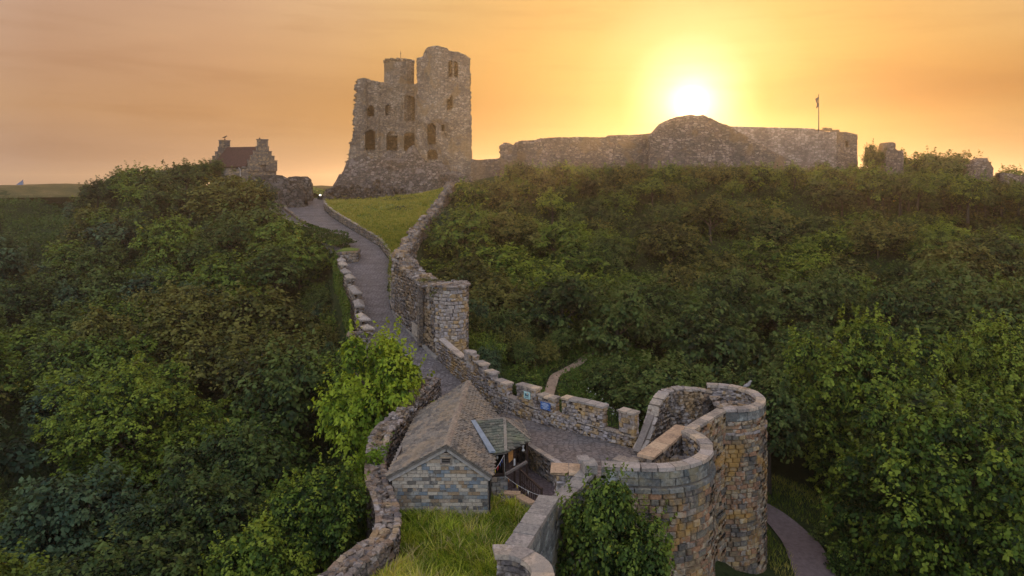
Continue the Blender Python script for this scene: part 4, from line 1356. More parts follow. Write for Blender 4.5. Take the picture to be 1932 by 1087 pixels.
# ================================================================ LEFT PARAPET OF THE CAUSEWAY
t = thing('causeway_parapet', 'stepped left parapet of the causeway with long weathered hipped copings', 'wall', (-14, 65, -11))
CP = [(-10.85, 56.0), (-12.05, 58.5), (-13.25, 63.0), (-15.5, 69.5), (-16.8, 73.0), (-18.1, 77.0)]
pQ = Path(CP)
def cq_z(q): return float(road_z(pQ.at(q)[0].y))
wall_core(pQ, lambda q: cq_z(q) - 6, lambda q: cq_z(q) + .45, .6, M['dark_joint'], t, side=.32)
st = Stones('rough')
face_blocks(st, pQ, -.01, lambda q: cq_z(q) - .2, lambda q: cq_z(q) + .45, .25, .4); face_blocks(st, pQ, .66, lambda q: cq_z(q) - 5, lambda q: cq_z(q) + .45, .3, .5)
st.emit(t, M['rubble'], 'stone', 160, 6)
for (u0, u1, hh) in ((.0, .05, .7), (.055, .16, 1.15), (.175, .30, 1.3), (.325, .50, 1.25), (.56, .66, 1.25), (.70, .80, 1.2), (.84, .92, 1.2), (.94, .99, 1.2)):
    q0, q1 = u0 * pQ.L, u1 * pQ.L
    mm = bpy.data.objects.new('merlon', None); COL.objects.link(mm); mm.parent = t; mm.location = -t.location
    zz = cq_z((q0 + q1) / 2) + hh - .25 + rng.uniform(-.16, .08)
    c = wall_core(pQ, lambda q: cq_z(q) + .4, zz, .6, M['dark_joint'], None, 'merlon_core', side=.32, s0=q0, s1=q1); c.parent = mm
    s_ = Stones('rough'); face_blocks(s_, pQ, -.01, lambda q: cq_z(q) + .4, zz, .24, .35, s0=q0, s1=q1)
    end_blocks(s_, pQ, q0, .62, cq_z(q0) + .4, zz, .24, -1, side=.32)
    s_.emit(None, M['rubble'], 'stone', 30, 6, sub=mm)
    # hipped cap
    p0, tt = pQ.at(q0); p1, _ = pQ.at(q1); nr = Vector((-tt.y, tt.x, 0)); tt = (p1 - p0).normalized()
    tt = (tt + nr * rng.uniform(-.05, .05)).normalized(); e0, e1 = p0 - tt * rng.uniform(.02, .2), p1 + tt * rng.uniform(.0, .2)
    A = [e0 + nr * -.1, e0 + nr * .74, e1 + nr * .74, e1 + nr * -.1]
    rl = min(.5, (e1 - e0).length * .35)
    Rg = [e0 + nr * .32 + tt * rl, e1 + nr * .32 - tt * rl]
    vv = [(a_.x, a_.y, zz) for a_ in A] + [(a_.x, a_.y, zz + .12) for a_ in A] + [(a_.x, a_.y, zz + .36) for a_ in Rg]
    ff_ = [(3, 2, 1, 0), (0, 1, 5, 4), (1, 2, 6, 5), (2, 3, 7, 6), (3, 0, 4, 7), (4, 5, 8), (5, 6, 9, 8), (6, 7, 9), (7, 4, 8, 9)]
    c = ob('cap_stone', mkmesh('cap_stone', vv, ff_, M['coping'])); c.parent = mm
# ruined end pier and viewing bay
t = thing('ruined_end_pier', 'broken rubble end of the causeway parapet above the bright green tree', 'wall', (-11.5, 55, -12))
pe = Path([(-12.5, 54.8), (-11.6, 55.0), (-10.2, 55.3)])
wall_core(pe, -17, lambda q: -11.55 - .25 * q / pe.L, .9, M['core'], t)
st = Stones('rough'); face_blocks(st, pe, -.46, -15, lambda q: -11.6 - .25 * q / pe.L, .26, .4); rubble_top(st, pe, lambda q: -11.5 - .28 * q / pe.L, .9, .3)
end_blocks(st, pe, pe.L, .9, -13, -11.8, .25, 1)
st.emit(t, M['rubble'], 'stone', 120, 6)
t = thing('viewing_bay', 'stone-faced bay with grass on top jutting into the causeway', 'wall', (-19, 80, -9))
pv = Path([(-19.1, 82.4), (-18.6, 82.4), (-17.25, 81.3), (-17.0, 79.0), (-18.6, 77.6)])
wall_core(pv, -13, -7.55, .5, M['core'], t, side=-.25)
st = Stones('rough'); face_blocks(st, pv, .02, -9.4, -7.5, .3, .5); face_blocks(st, pv, -.5, -12, -7.5, .3, .5); st.emit(t, M['rubble'], 'stone', 90, 5)
tp = [(-19.2, 82.2), (-18.6, 82.3), (-17.35, 81.2), (-17.1, 79.2), (-18.5, 77.9), (-19.2, 78.2)]
mb = MB(); mb.add([(x, y, -7.45) for x, y in tp] + [(x, y, -7.6) for x, y in tp], [tuple(range(6))] + [(k, (k + 1) % 6, 6 + (k + 1) % 6, 6 + k) for k in range(6)]); mb.build('turf_top', M['bank'], t)
mb = MB(); mb.add([(x, y, -7.6) for x, y in tp] + [(x, y, -12.5) for x, y in tp], [tuple(range(6))] + [(k, (k + 1) % 6, 6 + (k + 1) % 6, 6 + k) for k in range(6)]); mb.build('bay_body', M['core'], t)

# ---- low kerb wall along the right of the road under the bank
t = thing('bank_kerb_wall', 'low pale rubble wall holding the grass bank along the road', 'wall', (-18, 90, -7))
pk2 = Path([(float(road_r(Y)) + .12, Y) for Y in np.arange(62.5, 116, 1.5)])
kz = lambda q: float(road_z(pk2.at(q)[0].y))
kt = lambda q: kz(q) + float(np.interp(pk2.at(q)[0].y, [65, 68, 74, 108, 116], [.15, .45, .85, .95, .5]))
wall_core(pk2, lambda q: kz(q) - .3, kt, .3, M['dark_joint'], t, side=-.1, inset=.04)
st = Stones('rough'); face_blocks(st, pk2, .06, lambda q: kz(q) - .05, kt, .3, .5, kind='rough'); coping(st, pk2, kt, .3, .1, .6, side=-.08, kind='rough', wob=.03)
st.emit(t, M['coping'], 'stone', 300, 5)
# footpath kerb on the left
t = thing('footpath_kerb', 'curved raised stone kerb between the road and the footpath', 'kerb', (-32, 105, -5))
pk3 = Path([(-26.6, 96.5), (-27.6, 98), (-30.2, 101.8), (-33.1, 107), (-35.0, 110.5), (-35.9, 114), (-35.3, 117)], smooth=True)
st = Stones('slab'); coping(st, pk3, lambda q: float(road_z(pk3.at(q)[0].y)) - .05, .42, .38, .9, over=0, kind='ashlar', wob=.01); st.emit(t, M['rubble'], 'kerb_stone', 60, 3)
mb = MB()
t = thing('path_edge_wall', 'pale low wall on the outer edge of the footpath by the hedge', 'wall', (-37, 108, -5))
pk4 = Path([(-28.0, 95.5), (-32.0, 101), (-35.0, 106), (-37.3, 110), (-38.6, 116)], smooth=True)
st = Stones('slab')
kt4 = lambda q: float(road_z(pk4.at(q)[0].y)) + .35
wall_core(pk4, lambda q: kt4(q) - 2.5, kt4, .4, M['dark_joint'], t)
face_blocks(st, pk4, -.21, lambda q: kt4(q) - .5, kt4, .25, .6); coping(st, pk4, kt4, .42, .12, 1.0, over=.02); st.emit(t, M['coping'], 'stone', 120, 4)

# ---- the square turret with ruined wall behind
t = thing('wall_turret', 'rounded rubble turret with an orange-stained face at the bend of the road', 'turret', (-4.35, 53, -12.5))
pT2 = Path([(-5.65, 54.6), (-5.55, 52.35)] + arc(-4.42, 52.9, 1.12, 210, 380, 18) + [(-3.35, 54.4)])
wall_core(pT2, -15.5, -7.6, .5, M['core'], t, side=.2)
mb = MB(); mb.box((-4.45, 53.4, -11.4), (1.9, 1.9, 7.5)); mb.build('turret_body', M['core'], t)
st = Stones('rough'); face_blocks(st, pT2, -.06, -13.5, -7.55, .27, .38, kind='rough', jitter=.03)
st.emit(t, M['parapet'], 'stone', 200, 6)
st = Stones('lump')
for _ in range(90):
    x, y = rng.uniform(-5.6, -3.3), rng.uniform(51.9, 54.6)
    st.add((x, y, -7.6 + rng.uniform(0, .12)), (rng.uniform(.2, .5), rng.uniform(.2, .4), .16), rng.uniform(0, 6), 0, 0)
for a in range(200, 400, 14): st.add((-4.42 + 1.15 * math.cos(R(a)), 52.9 + 1.15 * math.sin(R(a)), -7.52), (.4, .35, .1), R(a), 0, 0, 'slab')
st.emit(t, M['rubble'], 'top_stone', 80, 4)

t = thing('high_ruined_wall', 'tall broken rubble wall with a buttress rising behind the rounded turret', 'wall', (-8, 57, -12))
pH = Path([(-5.6, 52.9), (-6.7, 54.3), (-8.2, 57.2), (-9.5, 59.8), (-10.35, 62.3)])
hb = lambda q: float(road_z(pH.at(q)[0].y)) - .4
ht = lambda q: float(np.interp(q / pH.L, [0, .2, .45, .7, .85, 1], [-7.75, -7.75, -7.55, -7.0, -6.7, -6.5])) + .08 * math.sin(q * 3.1)
wall_core(pH, lambda q: -15.5, ht, 1.7, M['core'], t, side=-.85, step=.25)
st = Stones('rough'); face_blocks(st, pH, .02, hb, ht, .26, .36, kind='rough', jitter=.06, wander=.02); face_blocks(st, pH, -1.7, -12, ht, .3, .5)
rubble_top(st, pH, ht, 1.6, .32, side=-.85, hump=.15)
st.emit(t, M['rubble'], 'stone', 300, 6)
mb = MB(); mb.box((-6.95, 54.15, -10.05), (.32, .4, 4.5), .5); mb.build('pilaster', M['core'], t)
mb = MB(); mb.box((-7.35, 54.9, -11.3), (.1, 1.7, .9), .48); mb.build('stone_panel', M['coping'], t)
st = Stones('slab'); kb = Path([(-5.4, 51.6), (-6.45, 53.6), (-7.5, 55.9), (-8.75, 58.4), (-10.4, 62.3)])
coping(st, kb, lambda q: float(road_z(kb.at(q)[0].y)) - .08, .25, .2, 1.0, over=0); st.emit(t, M['grey_coping'], 'kerb_stone', 30, 4)

t = thing('ridge_ruin_wall', 'ragged grey rubble wall climbing between the grass bank and the bushes', 'wall', (-10, 80, -6))
pN = Path([(float(ruin_x(Y)) - .0, Y) for Y in np.arange(61.5, 108, 1.2)])
nt = lambda q: float(ruin_top(pN.at(q)[0].y)) + .18 * math.sin(q * .9) + .12 * math.sin(q * 2.3)
nb = lambda q: float(road_z(pN.at(q)[0].y)) - .3 if pN.at(q)[0].y < 71 else nt(q) - 1.6
wall_core(pN, lambda q: nt(q) - 5.5, nt, 1.0, M['core'], t, rough=.12)
st = Stones('rough'); face_blocks(st, pN, .5, nb, nt, .3, .4, jitter=.08, wander=.05); face_blocks(st, pN, -.5, lambda q: nt(q) - 2, nt, .34, .5, jitter=.08)
rubble_top(st, pN, nt, 1.0, .38, hump=.25)
st.emit(t, M['rubble'], 'stone', 300, 5)
# ================================================================ FAR BUILDINGS
def vnoise(seed):
    g = np.random.default_rng(seed)
    T = [(g.uniform(-1, 1, 2) * k, g.uniform(0, 6.28), a) for k, a in ((.35, 1), (.7, .7), (1.4, .5), (2.6, .35), (5, .25), (9, .18)) for _ in range(4)]
    return lambda u, v: sum(a * np.sin(k[0] * u + k[1] * v + p) for k, p, a in T) / 4


def relief(name, mat, parent, origin, ux, width, thick, top, bottom=0.0, left=None, right=None, res=.3, bump=.12, openings=(), yoff=None, seed=1, ragged=.25, curve=None):
    """an upright wall body seen from its front: outline by functions of u and v, real openings sunk into it.
    origin = lower left corner, ux = direction along it, the wall's body lies behind; openings: (u, v0, w, h, depth)"""
    ux = Vector(ux).normalized(); nin = Vector((-ux.y, ux.x, 0))
    if nin.y < 0: nin = -nin
    N = vnoise(seed)
    top = fn(top); left = left or (lambda v: 0.0); right = right or (lambda v: width)
    us = np.arange(0, width + res * .5, res); hmax = max(top(u) for u in us) + ragged
    vs = np.arange(bottom, hmax + res, res)
    g = np.random.default_rng(seed + 50)
    rl = g.uniform(-1, 1, len(vs)) * ragged; rr = g.uniform(-1, 1, len(vs)) * ragged; rt = np.convolve(g.uniform(-1, 1, len(us)), [.5, .5], 'same') * ragged * .5
    nu, nv = len(us), len(vs)
    inside = np.zeros((nu - 1, nv - 1), bool)
    for i in range(nu - 1):
        uc = (us[i] + us[i + 1]) / 2
        for j in range(nv - 1):
            vc = (vs[j] + vs[j + 1]) / 2
            inside[i, j] = vs[j] < top(uc) + rt[i] - .02 and left(vc) + rl[j] < us[i + 1] - .02 and us[i] + .02 < right(vc) + rr[j]
    def isopen(uc, vc):
        for (ou, ov, ow, oh, od) in openings:
            if abs(uc - ou) < ow / 2 and ov <= vc < ov + oh:
                if vc < ov + oh - ow / 2 or (uc - ou) ** 2 + (vc - ov - oh + ow / 2) ** 2 < (ow / 2) ** 2 * 1.1: return True
        return False
    hole = np.zeros_like(inside)
    for i in range(nu - 1):
        for j in range(nv - 1):
            if inside[i, j] and isopen((us[i] + us[i + 1]) / 2, (vs[j] + vs[j + 1]) / 2): hole[i, j] = True
    P = {}
    V = []; Fc = []
    def vert(i, j, back):
        k = (i, j, back)
        if k in P: return P[k]
        jj = min(j, len(vs) - 1)
        u, v = us[i], vs[j]
        u = min(max(u, left(v) + rl[jj]), right(v) + rr[jj]); v = min(v, top(u) + rt[min(i, len(us) - 1)])
        off = 0.0
        if back == 1: off = thick
        else:
            off = -bump * float(N(u, v)) + (.25 * bump * math.sin(i * 12.9898 + j * 78.233 + i * j))
            if yoff: off += yoff(u, v)
            if back == 2: off += 1.1
            if back == 0:
                pass
        p = Vector(origin) + ux * u + nin * off + Vector((0, 0, v))
        if curve and not back: pass
        V.append(tuple(p)); P[k] = len(V) - 1
        return P[k]
    for i in range(nu - 1):
        for j in range(nv - 1):
            if not inside[i, j]: continue
            if not hole[i, j]: Fc.append((vert(i, j, 0), vert(i + 1, j, 0), vert(i + 1, j + 1, 0), vert(i, j + 1, 0)))
            Fc.append((vert(i, j, 1), vert(i, j + 1, 1), vert(i + 1, j + 1, 1), vert(i + 1, j, 1)))
            for (a, b, di, dj) in (((i, j), (i + 1, j), 0, -1), ((i + 1, j), (i + 1, j + 1), 1, 0), ((i + 1, j + 1), (i, j + 1), 0, 1), ((i, j + 1), (i, j), -1, 0)):
                i2, j2 = i + di, j + dj
                if not (0 <= i2 < nu - 1 and 0 <= j2 < nv - 1) or not inside[i2, j2]:
                    Fc.append((vert(*a, 0), vert(*a, 1), vert(*b, 1), vert(*b, 0)))
                elif hole[i, j] and not hole[i2, j2]:
                    Fc.append((vert(*a, 0), vert(*a, 2), vert(*b, 2), vert(*b, 0)))
    return ob(name, mkmesh(name, V, np.array(Fc), mat), parent)


# ---- the keep
KY = 125.0
def kx(px, Y=KY): return (px - 966) / F * Y
def kz_(py, Y=KY): return -(py - 345) / F * Y
kp = thing('castle_keep', 'huge ruined square stone keep with broken towers and arched openings', 'castle', (-18, 127, -2.6))
zb0 = -3.4
def I(xs_, ys_): return lambda q: float(np.interp(q, xs_, ys_))
# left wing
x0 = kx(640, 127); W0 = kx(806, 127) - x0
pxu = lambda px: kx(px, 127) - x0
pzv = lambda py: kz_(py, 127) - zb0
topL = I([pxu(640), pxu(668), pxu(671), pxu(690), pxu(722), pxu(760), pxu(806)], [pzv(148), pzv(148), pzv(149), pzv(147), pzv(153), pzv(156), pzv(152)])
leftL = I([0, pzv(330), pzv(290), pzv(250), pzv(210), pzv(180), pzv(148)], [pxu(640), pxu(648), pxu(657), pxu(665), pxu(667), pxu(670), pxu(671)])
op = [(pxu(698), pzv(218), pxu(702) - pxu(690), pzv(198) - pzv(218), 3.2), (pxu(730), pzv(216), 1.0, pzv(196) - pzv(216), 1.2), (pxu(748), pzv(222), 1.1, pzv(197) - pzv(222), 2.2),
      (pxu(770), pzv(225), 1.9, pzv(176) - pzv(225), 1.7), (pxu(698), pzv(282), 1.7, pzv(244) - pzv(282), 2.0), (pxu(737), pzv(284), 2.0, pzv(247) - pzv(284), 2.2), (pxu(770), pzv(284), 2.0, pzv(248) - pzv(284), 1.8),
      (pxu(795), pzv(228), 1.2, pzv(208) - pzv(228), 1.2)]
def yoL(u, v):
    px = 640 + u / (127 / F)
    o = -1.6 * math.exp(-max(0, v - 1) / 4.5)        # batter and fallen core at the foot
    if 690 < px < 800 and v > 5: o += .9
    if 712 < px < 782: o += .7 * min(1, (v - 6) / 2) if v > 6 else 0
    if v > pzv(292) and 690 < px < 704: o += .25
    return o
relief('left_wing', M['keep'], kp, (x0, 127, zb0), (1, .06, 0), W0, 11, topL, 0, leftL, None, .24, .26, op, yoL, 3, .35)
# stair turret
tb = MB()
cx, cyy, r = kx(751, 131), 132.2, 2.75
n = 14; rings = []
for k, zz in enumerate([8.5, 14, 18.5, 20.5, 21.2, 21.6, 22.0, 22.35]):
    rr = r * (1 + (.015 if k in (4, 5) else 0)) * (1 - (.10 if k == 7 else 0))
    rings.append([(cx + rr * math.cos(a * 2 * math.pi / n) + rng.uniform(-.07, .07), cyy + rr * math.sin(a * 2 * math.pi / n), zz + (rng.uniform(-.25, .2) if k >= 6 else 0)) for a in range(n)])
v = [p for q in rings for p in q]; f = [(i * n + k, i * n + (k + 1) % n, (i + 1) * n + (k + 1) % n, (i + 1) * n + k) for i in range(len(rings) - 1) for k in range(n)] + [tuple((len(rings) - 1) * n + k for k in range(n))]
ob('stair_turret', mkmesh('stair_turret', v, f, M['keep']), kp)
st = Stones('lump')
for a in range(26): st.add((cx + 2.6 * math.cos(a * .24), cyy + 2.6 * math.sin(a * .24), 22.35 + rng.uniform(-.15, .12)), (.6, .45, .4), a, 0, 0)
st.emit(kp, M['keep'], 'turret_top_stone', 30, 3)
# right block with broken left edge
YR = 122.0
x1 = kx(782, YR); W1 = kx(891, YR) - x1
pxu2 = lambda px: kx(px, YR) - x1
pzv2 = lambda py: kz_(py, YR) - zb0
topR = I([pxu2(q) for q in (782, 784, 796, 800, 806, 826, 844, 848, 862, 878, 886, 891)], [pzv2(q) for q in (118, 106, 103, 92, 86, 85, 90, 94, 96, 102, 107, 109)])
leftR = I([0, pzv2(330), pzv2(280), pzv2(230), pzv2(160), pzv2(155), pzv2(120), pzv2(100), pzv2(90)], [pxu2(q) for q in (782, 782, 784, 786, 787, 786, 784, 784, 797)])
rightR = I([0, pzv2(300), pzv2(200), pzv2(109)], [pxu2(q) for q in (891, 890.5, 889, 887)])
op2 = [(pxu2(849), pzv2(143), .72, pzv2(113) - pzv2(143), 1.2), (pxu2(860), pzv2(144), .72, pzv2(115) - pzv2(144), 1.2), (pxu2(845), pzv2(208), .5, pzv2(186) - pzv2(208), .9), (pxu2(852), pzv2(204), .5, pzv2(179) - pzv2(204), .9),
       (pxu2(815), pzv2(300), 1.5, pzv2(281) - pzv2(300), 1.6), (pxu2(814), pzv2(270), 1.5, pzv2(232) - pzv2(270), .8), (pxu2(835), pzv2(246), .6, pzv2(235) - pzv2(246), .8)]
def yoR(u, v):
    px = 782 + u / (YR / F)
    o = 0
    if px < 824:
        o += (824 - px) / 40 * 2.6                  # the torn corner turns away
        o += .5 * math.sin(v * .9 + px * .2) * (824 - px) / 40
    if v < 9: o -= 1.8 * (1 - v / 9) ** 1.5
    if px < 850 and v < 14: o += .5 * math.sin(u * 1.7 + v)
    return o
relief('right_tower', M['keep'], kp, (x1, YR, zb0), (1, .10, 0), W1, 9.5, topR, 0, leftR, rightR, .24, .14, op2, yoR, 5, .16)
# rubble apron along the foot: a mound of broken core
def apron(name, pxs, tops, Y0, Y1, seed, mat, amp=.5):
    N = vnoise(seed); rows = []
    for q in np.linspace(0, 1, 17):
        Y = Y0 + (Y1 - Y0) * q
        row = []
        for px in np.linspace(pxs[0], pxs[-1], 90):
            zt = kz_(float(np.interp(px, pxs, tops)), Y1)
            zb_ = -2.9
            x = (px - 966) / F * Y1
            z = zb_ + (zt - zb_) * (q ** .75) + amp * float(N(x * 1.1, Y * 1.3)) * min(1, q * 4) * min(1, (zt - zb_) / 2)
            row.append((x + rng.uniform(-.1, .1), Y + .4 * float(N(x + 9, q * 7)), z + rng.uniform(-.12, .12) * min(1, q * 4)))
        rows.append(row)
    return strip(name, rows, mat, None, kp, False)
apron('rubble_slope', [612, 628, 640, 645, 655, 665, 690, 712, 735, 755, 780, 800, 806], [366, 352, 328, 326, 300, 293, 288, 300, 284, 300, 276, 292, 300], 118.5, 125.2, 21, M['keep_ruin'], .55)
apron('rubble_slope', [775, 790, 812, 830, 850, 870, 886, 892], [320, 296, 302, 300, 322, 326, 328, 336], 115.6, 121.4, 24, M['keep_ruin'], .45)
st = Stones('lump')
for _ in range(420):
    px = rng.uniform(618, 886); Y = rng.uniform(115.5, 121)
    q = (Y - 115) / 7
    zt = min(-2.7 + q * rng.uniform(0, 4.2), kz_(float(np.interp(px, [612, 628, 640, 655, 690, 800, 886], [368, 360, 350, 322, 300, 300, 330])), Y))
    st.add(((px - 966) / F * Y, Y, zt), (rng.uniform(.3, .9), .4, rng.uniform(.25, .6)), rng.uniform(0, 6), rng.uniform(-.4, .4), 0)
st.emit(kp, M['keep_ruin'], 'fallen_stone', 120, 5)
# small wall stub at left of the keep
relief('wall_stub', M['keep_ruin'], kp, (kx(613, 121), 120.5, -3.2), (1, 0, 0), 3.2, 3.5, I([0, .3, 1.6, 3.2], [1.6, 2.2, 2.3, 2.6]), 0, None, None, .22, .2, (), None, 8, .15)
# viewing platforms with railings, part of the keep
for (xa, xb, Y, z, hh) in ((kx(727, 121), kx(764, 121), 121.5, kz_(300, 121.5), 1.35), (kx(831, 117), kx(864, 117), 116.8, kz_(326, 116.8), 1.2)):
    mb = MB(); mb.box(((xa + xb) / 2, Y + .4, z - .08), (xb - xa, 1.2, .14)); mb.build('platform', M['greywood'], kp)
    mb = MB(); mb.bar((xa, Y, z + hh), (xb, Y, z + hh), .07); mb.bar((xa, Y, z + .1), (xb, Y, z + .1), .06); mb.build('rail', M['greywood'], kp)
    n = int((xb - xa) / .32)
    for k in range(n + 1):
        mb = MB(); x = xa + (xb - xa) * k / n; mb.bar((x, Y, z), (x, Y, z + hh), .05); mb.build('railing_bar', M['greywood'], kp)
mb = MB(); mb.bar((kx(864, 117), 116.8, kz_(314, 116.8)), (kx(878, 117), 116.4, kz_(324, 116.4)), .08); mb.build('rail', M['greywood'], kp)
t = thing('lightning_mast', 'thin metal mast standing on the round stair turret of the keep', 'mast', (cx + .2, cyy, 22))
mb = MB(); mb.tube([(cx + .3, cyy, 21.8), (cx + .3, cyy, 24.2), (cx + .3, cyy, 24.5)], [.05, .035, .01], 6); mb.build('pole', M['iron'], t)
mb = MB(); mb.box((cx + .3, cyy, 23.9), (.14, .14, .3)); mb.build('fitting', M['iron'], t)

# ---- curtain wall
CY = 105.0
def seg(name, label, px0, px1, tops, base_py, Y, thick, seed, ragged=.12, bump=.12, mat=None, res=.3, openings=(), ux=(1, 0, 0), yoff=None, left=None, right=None, cat='wall', part='masonry', group=None):
    x0 = (px0 - 966) / F * Y; zb = -(base_py - 345) / F * Y - 1.5
    X = [((p - 966) / F * Y) - x0 for p, _ in tops]; Z = [-(q - 345) / F * Y - zb for _, q in tops]
    t = thing(name, label, cat, (x0 + .5, Y + thick / 2, zb), group)
    relief(part, mat or M['curtain'], t, (x0, Y, zb), ux, (px1 - px0) / F * Y, thick, I(X, Z), 0, left, right, res, bump, openings, yoff, seed, ragged)
    return t
seg('curtain_wall', 'long low stretch of curtain wall with a level top left of the sun', 974, 1240, [(974, 272), (978, 266), (1010, 264), (1020, 260), (1095, 258), (1144, 259), (1146, 255), (1200, 254), (1240, 250)], 326, CY, 2.2, 31, .10, .16)
seg('ruined_tower', 'rounded ruined tower stump on the curtain wall right below the sun', 1226, 1500, [(1226, 256), (1238, 244), (1250, 232), (1262, 226), (1275, 221), (1300, 219), (1325, 219), (1342, 226), (1360, 233), (1378, 240), (1410, 258), (1440, 275), (1470, 292), (1500, 306)],
    328, 103.2, 2.6, 33, .22, .26, None, .28, (), (1, 0, 0), lambda u, v: -1.2 * math.exp(-((u - 6) / 5) ** 2) - .18 * max(0, 4 - v))
seg('curtain_wall', 'smooth taller stretch of curtain wall between the sun and the flagpole', 1365, 1580, [(1365, 238), (1440, 240), (1520, 242), (1538, 243), (1539, 248), (1580, 249)], 326, 106.2, 2.4, 35, .05, .10, M['lower_curtain'])
seg('corner_tower', 'flat-topped square corner tower of the curtain wall beside the flagpole', 1576, 1630, [(1576, 249), (1600, 248), (1614, 250), (1630, 253)], 326, 107.2, 4.5, 37, .06, .12, None, .3, [(2.0, 5.3, .55, 1.0, .8)], (1, .35, 0))
t = thing('parapet_hut', 'low stone block on the wall top at the foot of the flagpole', 'block', (46.5, 107, 8))
st = Stones('ashlar')
for k in range(9): st.add((45.9 + k * .38, 107.6, 7.72 + (.28 if 2 < k < 6 else 0) + rng.uniform(0, .1)), (.5, .6, .45), rng.uniform(-.2, .2))
st.emit(t, M['curtain'], 'stone', 20, 2)
seg('wall_ruin', 'small ragged wall end standing left of the long curtain wall', 941, 978, [(941, 276), (946, 272), (952, 268), (960, 269), (968, 274), (972, 268), (978, 268)], 318, 104, 2.4, 39, .25, .3)
seg('low_wall', 'very low far wall between the keep and the curtain wall', 888, 948, [(888, 300), (905, 302), (925, 300), (948, 298)], 345, 112, 1.2, 41, .08, .1)
seg('wall_ruin', 'tall narrow ruin with a stepped top to the right of the corner tower', 1668, 1706, [(1668, 285), (1672, 284), (1674, 271), (1680, 268), (1688, 269), (1690, 283), (1704, 284), (1706, 290)], 345, 100, 2.4, 43, .12, .2)
seg('wall_ruin', 'second stepped ruin near the right edge rising from the bushes', 1838, 1876, [(1838, 310), (1848, 309), (1852, 300), (1864, 298), (1866, 305), (1872, 310), (1876, 318)], 356, 97, 2.4, 45, .15, .25)
seg('wall_ruin', 'low broken wall running off at the right edge of the hilltop', 1893, 1960, [(1893, 326), (1910, 328), (1935, 333), (1960, 338)], 360, 97, 1.5, 47, .12, .2)

t = thing('flagpole', 'thin dark pole with a small furled flag on the curtain wall', 'flagpole', (45.75, 105.2, 7.4))
bx = (1554.5 - 966) / F * 105
mb = MB(); mb.tube([(bx, 106.8, 7.0), (bx, 106.8, 10.5), (bx, 106.8, 13.1)], [.09, .075, .05], 8); mb.build('pole', M['iron'], t)
mb = MB(); mb.tube([(bx, 106.8, 13.1), (bx, 106.8, 13.2)], [.1, .06], 8); mb.build('finial', M['iron'], t)
fv = []; n = 9
for i in range(n):
    u = i / (n - 1)
    for j in range(5):
        q = j / 4
        fv.append((bx - .06 - .38 * q * (1 - .35 * u) + .05 * math.sin(u * 9 + q * 3), 106.8 + .12 * math.sin(q * 8 + u * 5), 12.85 - 1.55 * u - .25 * q))
M['flag'] = m_plain('dark_flag_cloth', (.06, .05, .07), .8, .2)
ob('flag', mkmesh('flag', fv, [(i * 5 + j, i * 5 + j + 1, (i + 1) * 5 + j + 1, (i + 1) * 5 + j) for i in range(n - 1) for j in range(4)], M['flag'], True), t)

# ---- the gabled cottage on the left crest
QY = 116.0
qx = lambda px: (px - 966) / F * QY
qz = lambda py: -(py - 345) / F * QY
ct = thing('cottage', 'stone cottage with red tiled roof, crow-stepped gables and two chimneys', 'cottage', (-43, 120, 0))
xa, xm, xb = qx(394), qx(478), qx(522)
zbase, zeave, zrid = qz(352), qz(311), qz(277)
# body: ridge runs along x from the left gable to the right gable; the right gable end faces the viewer obliquely
dep = 7.0
ar, br = Vector((qx(390), QY + 1.2, 0)), Vector((qx(473), QY - 1.2, 0))
dv = Vector((qx(522) - qx(482), 3.4, 0))          # direction of the gable wall to the right rear
A0, B0 = ar, br; A1, B1 = ar + dv, br + dv
mid = dv * .5
v = [tuple(p + Vector((0, 0, z))) for p in (A0, B0, B1, A1) for z in (zbase - 1, zeave - .3)]
v += [tuple(A0 + mid + Vector((0, 0, zrid - .25))), tuple(B0 + mid + Vector((0, 0, zrid - .25)))]
ob('wall', mkmesh('wall', v, [(0, 2, 3, 1), (2, 4, 5, 9, 3), (4, 6, 7, 5), (6, 0, 1, 8, 7), (1, 3, 9, 8), (5, 7, 8, 9)], M['cottage']), ct)
ra, rb = A0 + mid + Vector((.4, 0, zrid)), B0 + mid + Vector((-.25, 0, zrid))
ea, eb = A0 - dv * .04 + Vector((.4, -.1, zeave - .35)), B0 - dv * .04 + Vector((-.25, -.1, zeave - .35))
M['pantile'] = m_plain('red_pantile', (.115, .056, .045), .8, .35, 3, bd=.03)
rf = ob('roof', mkmesh('roof', [tuple(p) for p in (ea, eb, rb, ra)] + [tuple(p + Vector((0, .1, -.12))) for p in (ea, eb, rb, ra)] + [tuple(ra + mid + Vector((0, 0, -2.4))), tuple(rb + mid + Vector((0, 0, -2.4)))],
        [(0, 1, 2, 3), (4, 7, 6, 5), (0, 4, 5, 1), (3, 2, 9, 8)], M['pantile']), ct)
for i in range(26):                                  # rows of tiles
    a = ea.lerp(eb, (i + .5) / 26); b = ra.lerp(rb, (i + .5) / 26)
    mb = MB(); mb.bar(a + Vector((0, -.02, .05)), b + Vector((0, -.02, .05)), .20, .09); q = mb.build('tile_row', M['pantile']); q.parent = rf
